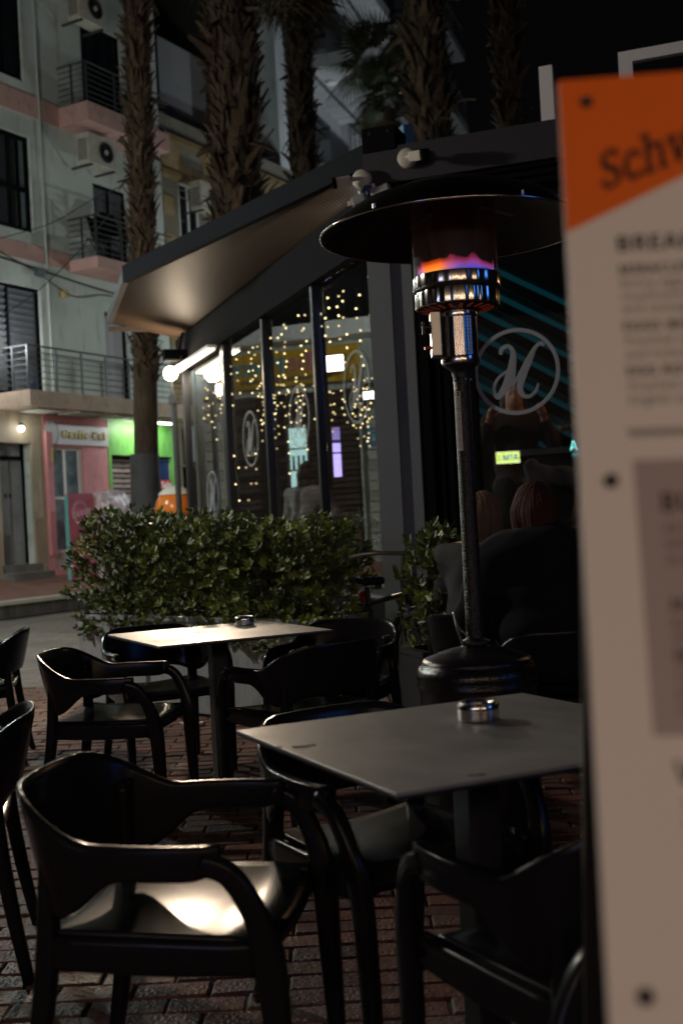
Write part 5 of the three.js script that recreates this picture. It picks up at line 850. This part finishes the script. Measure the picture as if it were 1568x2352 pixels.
function ellD(p, c, r) { const x = (p[0] - c[0]) / r[0], y = (p[1] - c[1]) / r[1], z = (p[2] - c[2]) / r[2], k = Math.hypot(x, y, z); return (k - 1) * Math.min(...r); }
const smin = (a, b, k) => { const h = Math.max(k - Math.abs(a - b), 0) / k; return Math.min(a, b) - h * h * k * 0.25; };
function person(label, pos, turn, o) { // seated, facing local +z, hip height 0.5
  const t = thing('person', label, 'person', pos, turn); t.scale.setScalar(o.scale ?? 1);
  const E = o.elbow ?? [0.27, 0.80, 0.06], Wr = o.wrist ?? [0.13, 0.76, 0.29], E2 = o.elbow2 ?? E, W2 = o.wrist2 ?? Wr;
  const bones = { torso: [[[0, 0.52, 0, 0.145], [0, 0.72, -0.03, 0.13]], [[0, 0.72, -0.03, 0.13], [0, 0.95, -0.01, 0.145]], [[-0.15, 1.0, -0.01, 0.075], [0.15, 1.0, -0.01, 0.075]]], neck: [[[0, 1.02, 0, 0.056], [0, 1.13, 0.02, 0.05]]], arms: [], legs: [], hands: [] };
  for (const [s, e, w] of [[-1, E, Wr], [1, E2, W2]]) {
    bones.arms.push([[s * 0.19, 1.0, -0.01, 0.055], [s * e[0], e[1], e[2], 0.043]], [[s * e[0], e[1], e[2], 0.042], [s * w[0], w[1], w[2], 0.028]]);
    const d = [s * (w[0] - e[0]), w[1] - e[1], w[2] - e[2]], l = Math.hypot(...d), u = d.map((v) => v / l), side = Math.abs(u[1]) > 0.8 ? [1, 0, 0] : [0, 1, 0], ax = [u[1] * side[2] - u[2] * side[1], u[2] * side[0] - u[0] * side[2], u[0] * side[1] - u[1] * side[0]];
    const H = (a, b, c, r) => [s * w[0] + u[0] * a + ax[0] * b + side[0] * c, w[1] + u[1] * a + ax[1] * b + side[1] * c, w[2] + u[2] * a + ax[2] * b + side[2] * c, r];
    bones.hands.push([H(0, 0, 0, 0.026), H(0.06, 0, 0, 0.03)]); [-0.03, -0.01, 0.01, 0.03].forEach((b, i) => { const L = [0.065, 0.078, 0.074, 0.058][i]; bones.hands.push([H(0.07, b, 0, 0.011), H(0.07 + L * 0.6, b, -0.006, 0.01)], [H(0.07 + L * 0.6, b, -0.006, 0.01), H(0.07 + L * 0.85, b, -0.035, 0.008)]); }); bones.hands.push([H(0.025, -0.03, -0.005, 0.012), H(0.07, -0.055, -0.02, 0.009)]);
    bones.legs.push([[s * 0.09, 0.5, 0.03, 0.09], [s * 0.12, 0.49, 0.44, 0.06]], [[s * 0.12, 0.49, 0.44, 0.06], [s * 0.12, 0.09, 0.43, 0.04]], [[s * 0.12, 0.06, 0.42, 0.042], [s * 0.13, 0.045, 0.56, 0.036]]);
  }
  const cy = 1.205, head = (p) => { let d = ellD(p, [0, cy, 0.025], [0.075, 0.105, 0.094]); d = smin(d, ellD(p, [0, cy - 0.07, 0.055], [0.052, 0.05, 0.055]), 0.04); d = smin(d, capD(p, [0, cy, 0.115, 0.008], [0, cy - 0.03, 0.13, 0.013]), 0.02); d = smin(d, capD(p, [-0.022, cy - 0.062, 0.108, 0.007], [0.022, cy - 0.062, 0.108, 0.007]), 0.012); for (const s of [-1, 1]) { d = smin(d, ellD(p, [s * 0.077, cy - 0.012, 0.012], [0.012, 0.032, 0.019]), 0.012); d = Math.max(d, -ellD(p, [s * 0.031, cy + 0.004, 0.124], [0.018, 0.01, 0.016])); } return d; };
  const U = (l, p, k) => { let d = 9; for (const [a, b] of l) d = smin(d, capD(p, a, b), k); return d; };
  const cell = o.cell ?? 0.012;
  const bodyF = (p) => { let d = U(bones.torso, p, 0.09); d = smin(d, U(bones.neck, p, 0.03), 0.05); d = smin(d, head(p), 0.03); d = smin(d, U(bones.arms, p, 0.03), 0.05); d = smin(d, U(bones.legs, p, 0.03), 0.05); return Math.min(d, U(bones.hands, p, 0.012)); };
  const f = (fn) => (x, y, z) => fn([x, y, z]);
  const lo = [-0.36, 0, -0.22], hi = [0.36, 1.5, 0.62];
  mesh('body', [sdfGeo(f(bodyF), lo, hi, cell), sdfGeo(f((p) => Math.max(head(p), 1.07 - p[1])), [-0.1, 1.06, -0.08], [0.1, 1.33, 0.16], 0.004)], o.skin ?? M.skin, t);
  for (const s of [-1, 1]) mesh('eye', new THREE.SphereGeometry(0.011, 10, 8).translate(s * 0.031, cy + 0.004, 0.108), std([0.35, 0.33, 0.31], 0.2), t);
  const puff = o.puff ?? 0.035;
  mesh(o.topName ?? 'jacket', sdfGeo(f((p) => { let d = U(bones.torso, p, 0.1) - puff; d = smin(d, U(bones.arms, p, 0.04) - puff * 0.8, 0.06); if (o.hood) { d = smin(d, ellD(p, [0, 1.075, -0.10], [0.15, 0.07, 0.085]), 0.05); d = smin(d, capD(p, [-0.13, 1.06, -0.02, 0.05], [-0.06, 1.05, 0.07, 0.04]), 0.04); d = smin(d, capD(p, [0.13, 1.06, -0.02, 0.05], [0.06, 1.05, 0.07, 0.04]), 0.04); } d += (o.hood ? 1 : 0.35) * (0.009 * Math.sin(p[1] * 38 + 9 * p[0] * p[0] + 3 * Math.sin(p[0] * 9)) + 0.010 * (fbm(p[0] * 0.9 + 3, p[1] * 1.3 + p[2], 9, 2, 33) - 0.5) + 0.004 * Math.sin(p[0] * 31 + p[1] * 17)); d = Math.max(d, 0.44 - p[1]); d = Math.max(d, p[1] - (o.hood ? 1.16 : 1.075)); for (const l of [W2, Wr]) d = Math.max(d, 0.045 - Math.hypot(Math.abs(p[0]) - l[0], p[1] - l[1], p[2] - l[2])); return d; }), lo, hi, cell), o.top, t);
  mesh('trousers', sdfGeo(f((p) => Math.max(smin(U(bones.legs.filter((_, i) => i % 3 < 2), p, 0.04) - 0.012, ellD(p, [0, 0.52, 0], [0.17, 0.13, 0.16]), 0.05), Math.max(0.1 - p[1], p[1] - 0.62))), lo, hi, cell), std([0.012, 0.013, 0.018], 0.9), t);
  mesh('shoe', sdfGeo(f((p) => Math.max(U(bones.legs.filter((_, i) => i % 3 === 2), p, 0.03) - 0.014, 0.002 - p[1])), [-0.25, 0, 0.3], [0.25, 0.14, 0.7], 0.012), M.plastic, t);
  const hl = o.long ?? 1.05; mesh('hair', sdfGeo(f((p) => { let d = ellD(p, [0, cy + 0.012, 0.012], [0.092, 0.117, 0.107]); d = smin(d, capD(p, [0, cy - 0.02, -0.055, 0.072], [0, hl, -0.09, o.hairEnd ?? 0.05]), 0.05); if (o.sides) for (const s of [-1, 1]) d = smin(d, capD(p, [s * 0.07, cy, 0.0, 0.035], [s * 0.08, hl + 0.02, 0.0, 0.028]), 0.03); { const an = Math.atan2(p[0], p[2] + 0.02); d += 0.0016 * Math.sin(an * 34 + p[1] * 14) + 0.0012 * Math.sin(an * 13 - p[1] * 9) + 0.012 * (fbm(an * 0.16 + 0.5, p[1] * 0.8, 9, 2, 44) - 0.5); } const face = Math.max(0.045 - p[2] - (p[1] - cy) * 0.35, 0) ; return Math.max(d, (p[2] - 0.062) - Math.max(0, (p[1] - cy - 0.03)) * 1.4); }), [-0.13, Math.min(hl - 0.08, 1.06), -0.18], [0.13, 1.36, 0.16], 0.005), o.hair, t);
  return t;
}
const cloth = (c, r = 0.9) => std(c, r, 0, { bumpMap: repeat(T.weave, 6, 6), bumpScale: 0.002 });
person('seated person seen from behind, dark red hair, thick black hooded jacket', [0.83, -0.02, -5.05], Math.PI + 0.1, { top: phys([0.010, 0.0105, 0.014], 0.95, 0, { specularIntensity: 0.2, bumpMap: repeat(T.weave, 6, 6), bumpScale: 0.002 }), hair: phys([0.045, 0.016, 0.011], 0.75, 0, { specularIntensity: 0.25, bumpMap: repeat(T.strand, 5, 2), bumpScale: 0.006 }), hood: true, sides: true, puff: 0.045, long: 1.07, cell: 0.011 });
chair(0.86, -5.02, 186, 'black armchair under the person in the hooded jacket');
person('seated person with light brown hair, mostly hidden behind the person in the jacket', [0.72, -0.03, -6.0], 2.5, { top: cloth([0.02, 0.018, 0.018]), hair: phys([0.14, 0.09, 0.055], 0.85, 0, { specularIntensity: 0.25, bumpMap: repeat(T.strand, 5, 2), bumpScale: 0.006 }), sides: true, long: 1.0, puff: 0.04, cell: 0.016 });
chair(0.72, -6.03, 143, 'black armchair under the person with light brown hair');
{
  const w = at(700, 1100, 10.9); person('person with long brown hair in a pale top sitting inside the pavilion', [w.x + 0.02, FL - 0.06, w.z], 2.6, { scale: 0.92, top: cloth([0.35, 0.33, 0.32]), hair: std([0.05, 0.025, 0.016], 0.5), long: 0.86, hairEnd: 0.07, sides: true, puff: 0.018, topName: 'blouse', cell: 0.016 });
  const st = thing('indoor_stool', 'plain dark stool under the person inside the pavilion', 'stool', [w.x + 0.02, FL, w.z], 0); mesh('seat', cyl(0.17, 0.17, 0.04, 0, 0.3, 0, 20), M.plastic, st); for (let i = 0; i < 4; i++) mesh('leg', rod([0.1 * Math.cos(i * 1.57), 0.28, 0.1 * Math.sin(i * 1.57)], [0.17 * Math.cos(i * 1.57), 0, 0.17 * Math.sin(i * 1.57)], 0.014), M.plastic, st);
  const b = at(1178, 905, 9.05); person('person at the indoor bar raising a wine glass', [b.x, FL + 0.28, b.z], -0.1, { top: cloth([0.03, 0.012, 0.012]), hair: std([0.02, 0.012, 0.01], 0.5), long: 0.92, sides: true, puff: 0.02, topName: 'blouse', elbow: [0.27, 0.84, 0.08], wrist: [0.2, 1.02, 0.24], cell: 0.016, skin: std([0.42, 0.2, 0.13], 0.5) });
  const bs = thing('bar_stool', 'dark bar stool under the person at the indoor bar', 'stool', [b.x, FL, b.z], 0); mesh('seat', cyl(0.18, 0.18, 0.05, 0, 0.62, 0, 20), M.plastic, bs); for (let i = 0; i < 4; i++) mesh('leg', rod([0.1 * Math.cos(i * 1.57 + 0.78), 0.6, 0.1 * Math.sin(i * 1.57 + 0.78)], [0.2 * Math.cos(i * 1.57 + 0.78), 0, 0.2 * Math.sin(i * 1.57 + 0.78)], 0.014), M.plastic, bs);
  const c = thing('bar_counter', 'dark indoor bar counter with a pale cloth bundle below its edge', 'bar counter', fr(1.0, FL, -0.75).toArray(), FTURN); mesh('counter_top', rbox(2.6, 0.05, 0.45, 0.01, 1.1, 1.0, 0), std([0.08, 0.08, 0.085], 0.3), c); mesh('counter_front', bx(-0.15, 2.3, 0, 0.975, 0.1, 0.16), std([0.02, 0.02, 0.022], 0.7), c);
  const bundle = mesh('cloth_bundle', sdfGeo((x, y, z) => { const p = [x, y, z]; let d = capD(p, [0.12, 0.62, 0.1, 0.07], [0.42, 0.56, 0.1, 0.09]); d = smin(d, capD(p, [0.42, 0.56, 0.1, 0.08], [0.66, 0.42, 0.1, 0.045]), 0.05); d = smin(d, ellD(p, [0.1, 0.68, 0.1], [0.06, 0.07, 0.06]), 0.04); d = smin(d, capD(p, [0.14, 0.56, 0.1, 0.06], [0.02, 0.36, 0.1, 0.07]), 0.05); return d + 0.006 * Math.sin(x * 40 + y * 23); }, [-0.1, 0.25, -0.05], [0.75, 0.8, 0.25], 0.014), cloth([0.13, 0.13, 0.13]), c); bundle.position.set(-0.2, 0.36, 0.2); bundle.scale.setScalar(0.8);
  const wg = lathe([[0, 0], [0.034, 0.001], [0.034, 0.004], [0.006, 0.01], [0.004, 0.02], [0.004, 0.09], [0.012, 0.1], [0.034, 0.125], [0.042, 0.16], [0.036, 0.215], [0.035, 0.215], [0.041, 0.16], [0.032, 0.127], [0, 0.103]], 28), gm = phys([0.95, 0.95, 0.95], 0.02, 0, { transmission: 1, thickness: 0, ior: 1.5 });
  [[0.08, 'empty wine glass on the indoor bar by the raised hand', [0.25, 0.16, 0.1]], [0.46, 'wine glass with pale wine on the indoor bar', [0.35, 0.3, 0.1]], [0.66, 'wine glass with red wine on the indoor bar', [0.2, 0.02, 0.03]]].forEach(([x, l, w]) => { const g = thing('wine_glass', l, 'wine glass', fr(1.0 + x, FL + 1.0255, -0.68).toArray(), 0, 'wine glasses on the indoor bar'); mesh('glass', wg, gm, g); mesh('wine', lathe([[0, 0.106], [0.031, 0.128], [0.0395, 0.155], [0, 0.156]], 24), std(w, 0.15), g); });
  const p = thing('pendant_lamp', 'warm pendant lamp above the indoor bar', 'lamp', fr(2.55, 2.75, -1.1).toArray(), 0); mesh('lamp_shade', lathe([[0.03, 0.1], [0.05, 0.1], [0.14, 0.0], [0.135, 0.0], [0.045, 0.095]], 26), M.frameDark, p); mesh('lamp_bulb', new THREE.SphereGeometry(0.04, 14, 10).translate(0, 0.03, 0), glow(1, 0.6, 0.3, 6), p); mesh('lamp_cord', rod([0, 0.1, 0], [0, 0.7, 0], 0.004), M.cable, p);
  const l = new THREE.PointLight(C(1, 0.55, 0.28), 1.6); l.name = 'pendant_light'; l.position.set(0, 0.03, 0); l.shadow.radius = 2; l.castShadow = true; p.add(l);
  // lit fridge and violet light tower deep inside
  const f0 = at(684, 1015, 13.6), fg = thing('drinks_fridge', 'glass fronted fridge glowing pale cyan inside the pavilion', 'fridge', [f0.x, FL, f0.z], -0.1); mesh('fridge_case', [bx(-0.13, 0.13, 0, 1.75, -0.3, 0.0)], std([0.05, 0.05, 0.055], 0.5), fg); mesh('lit_window', bx(-0.1, 0.1, 0.95, 1.7, 0.002, 0.01), glow(0.6, 0.95, 0.92, 0.9), fg); for (const y of [1.2, 1.45]) mesh('shelf', bx(-0.1, 0.1, y, y + 0.02, 0.012, 0.02), M.rail, fg); for (const x of [-0.06, 0.0, 0.06]) mesh('bottle', cyl(0.018, 0.014, 0.16, x, 1.3, 0.016, 8), M.rail, fg);
  const fl = new THREE.RectAreaLight(C(0.6, 0.95, 0.92), 2.5, 0.2, 0.75); fl.name = 'fridge_area'; fl.position.set(0, 1.32, 0.03); fl.rotation.y = Math.PI; fg.add(fl);
  const v0 = at(772, 1015, 13.3), vt = thing('violet_light_column', 'column with bright violet light panels inside the pavilion', 'light column', [v0.x, FL, v0.z], 0); mesh('column_case', bx(-0.07, 0.07, 0, 1.8, -0.1, 0), M.frameDark, vt); for (const [a, b, k] of [[1.1, 1.36, 2.4], [1.38, 1.48, 2.2], [1.52, 1.66, 0.7]]) mesh('light_panel', bx(-0.045, 0.045, a, b, 0.002, 0.01), glow(0.5, 0.4, 1, k), vt);
  const vl = new THREE.RectAreaLight(C(0.4, 0.3, 1), 4, 0.09, 0.5); vl.name = 'violet_area'; vl.position.set(0, 1.35, 0.03); vl.rotation.y = Math.PI; vt.add(vl);
}
// ---------------------------------------------------------------- fairy light strands
{
  const bulb = new THREE.SphereGeometry(0.0095, 8, 6), gm = glow(1, 0.76, 0.36, 4.5), gm2 = glow(1, 0.72, 0.32, 2.2), wire = std([0.08, 0.07, 0.06], 0.7);
  const strand = (p, top, y0, y1, step, label, group) => {
    const o = thing('fairy_light_strand', label, 'fairy lights', [p.x, 0, p.z], 0, group), pts = []; for (let y = top; y > y0 - 0.001; y -= 0.09) pts.push([rr(-0.012, 0.012), y, rr(-0.012, 0.012)]); if (pts.length < 2) pts.push([0, y0, 0]);
    mesh('wire', tube(pts, 0.002, pts.length * 2, 4), wire, o); for (let y = y1; y > y0; y -= step * rr(0.7, 1.4)) { const b = mesh('light_bulb', bulb, rnd() < 0.7 ? gm : gm2, o); b.position.set(rr(-0.02, 0.02), y, rr(-0.02, 0.02)); }
  };
  for (let i = 0; i < 27; i++) { const x = 0.25 + i * 0.215 + rr(-0.07, 0.07); strand(lw(x, 0, rr(-0.24, -0.14)), 3.05, 3.0 - rr(0.3, i < 14 ? 0.95 : 0.75), 3.02 - rr(0, 0.12), 0.1, 'strand of warm fairy lights hanging inside the glass wall', 'fairy light strands along the glass wall'); }
  for (let i = 0; i < 30; i++) { const p = at(rr(600, 905), 950, rr(12.0, 13.2)); strand(p, 3.44, rr(1.95, 2.3), rr(2.5, 2.72), 0.11, 'strand of warm fairy lights hanging from the ceiling deep inside the pavilion', 'fairy light strands deep inside the pavilion'); }
  for (const [px, py, n] of [[592, 1100, 5], [545, 1105, 4], [660, 1040, 3]]) { const p = at(px, py, 11.6); strand(p, 3.44, p.y - 0.22, p.y + 0.25, 0.16, 'long strand of warm fairy lights reaching low behind the glass', 'long fairy light strands'); }
}
// ---------------------------------------------------------------- house opposite, behind the viewer: lit signs that the glass mirrors, and a lantern
{
  const o = thing('opposite_house', 'dark rendered house across the terrace with a lit sign front', 'building', [-6.3, 0, 5.3], 2.55 - Math.PI / 2 + 0.0);
  const look = V(1.2, 0, -7.7).sub(V(-6.3, 0, 5.3)).normalize(); o.rotation.y = Math.atan2(look.x, look.z);
  mesh('wall', bx(-5, 7, 0, 5, -0.5, -0.15), std([0.06, 0.055, 0.05], 0.9), o); mesh('door', bx(-1.2, -0.2, 0, 2.0, -0.149, -0.1), M.frameDark, o);
  const sign = (name, label, w, h, p, draw, k) => {
    const P = V(...p), s = thing(name, label, 'light sign', P.toArray(), 0), d = V(1.2, P.y, -7.7).sub(P); s.rotation.y = Math.atan2(d.x, d.z);
    const t = print(256, Math.round(256 * h / w), draw); mesh('sign_case', bx(-w / 2 - 0.015, w / 2 + 0.015, -h / 2 - 0.015, h / 2 + 0.015, -0.1, -0.004), M.frameDark, s);
    mesh('sign_face', new THREE.PlaneGeometry(w, h), new THREE.MeshStandardMaterial({ color: 0x000000, emissive: 0xffffff, emissiveMap: t, emissiveIntensity: k }), s); mesh('sign_bracket', bx(-0.02, 0.02, -0.03, 0.03, -0.9, -0.1), M.frameDark, s); return s;
  };
  sign('bank_sign', 'yellow green light box with blue ATM lettering', 0.44, 0.22, [-6.55, 2.24, 4.6], (c, w, h) => { c.fillStyle = '#d8f070'; c.fillRect(0, 0, w, h); c.fillStyle = '#f4ffd0'; for (let i = 0; i < 12; i++) { c.fillRect(i * 22, 0, 10, 14); c.fillRect(i * 22, h - 14, 10, 14); } c.fillStyle = '#1464b4'; c.font = 'bold 82px sans-serif'; c.fillText('ATM', 14, h * 0.72); c.font = '70px sans-serif'; c.fillText('I', 212, h * 0.7); }, 9);
  const sg = sign('teal_letter_sign', 'black sign with glowing teal letters over smaller teal writing', 0.62, 0.36, [-5.3, 2.33, 5.05], (c, w, h) => { c.fillStyle = '#000'; c.fillRect(0, 0, w, h); c.fillStyle = '#7ff4ee'; c.font = 'bold 104px sans-serif'; c.fillText('l l A', 12, h * 0.62); c.fillStyle = '#39b8c8'; c.font = '44px sans-serif'; c.fillText('n opub', 40, h * 0.92); }, 9);
  sign('blue_screen', 'blue glowing advertising screen', 0.7, 0.5, [-4.2, 2.6, 4.2], (c, w, h) => { c.fillStyle = '#1e6cf0'; c.fillRect(0, 0, w, h); }, 16);
  const bl = new THREE.RectAreaLight(C(0.1, 0.35, 1), 4, 0.7, 0.5); bl.name = 'blue_screen_area'; const P = V(-4.2, 2.6, 4.2), d = V(1.2, 2.6, -7.7).sub(P).normalize(); bl.position.copy(P).addScaledVector(d, 0.02); bl.lookAt(P.clone().addScaledVector(d, 5)); scene.add(bl);
  for (let i = 0; i < 9; i++) { // festoon bulbs over the terrace behind the viewer, mirrored in the polished steel
    const b = thing('festoon_bulb', 'clear festoon bulb hanging over the terrace behind the viewer', 'lamp', [-3.6 + i * 0.9, 2.55 + 0.12 * Math.cos(i * 1.1), 2.6 + 0.5 * Math.sin(i * 2.3)], 0, 'festoon bulbs behind the viewer');
    mesh('lamp_bulb', new THREE.SphereGeometry(0.1, 14, 10), glow(1, 0.76, 0.52, 14), b); mesh('lamp_socket', cyl(0.02, 0.02, 0.07, 0, 0.13, 0, 10), M.cable, b); mesh('lamp_cord', rod([0, 0.11, 0], [0, 0.9, 0], 0.005), M.cable, b);
    const q = new THREE.PointLight(C(1, 0.70, 0.46), 1.15); q.name = 'festoon_light'; q.shadow.radius = 3; q.castShadow = true; b.add(q);
  }
  const w = thing('wall_lantern', 'warm wall lantern on a post behind the viewer', 'lantern', [-0.9, 0, 3.0]); mesh('post', cyl(0.04, 0.03, 2.25, 0, 1.125, 0, 12), M.rail, w); mesh('lamp_glass', rbox(0.16, 0.22, 0.16, 0.02, 0, 2.36, 0), glow(1, 0.66, 0.38, 3), w); mesh('lantern_cap', cyl(0.14, 0.02, 0.1, 0, 2.53, 0, 4), M.rail, w);
  const l = new THREE.PointLight(C(1, 0.6, 0.34), 1); l.name = 'lantern_light'; l.position.set(0, 2.36, 0); l.shadow.radius = 4; l.castShadow = true; w.add(l);
}
renderer.render(scene, camera);
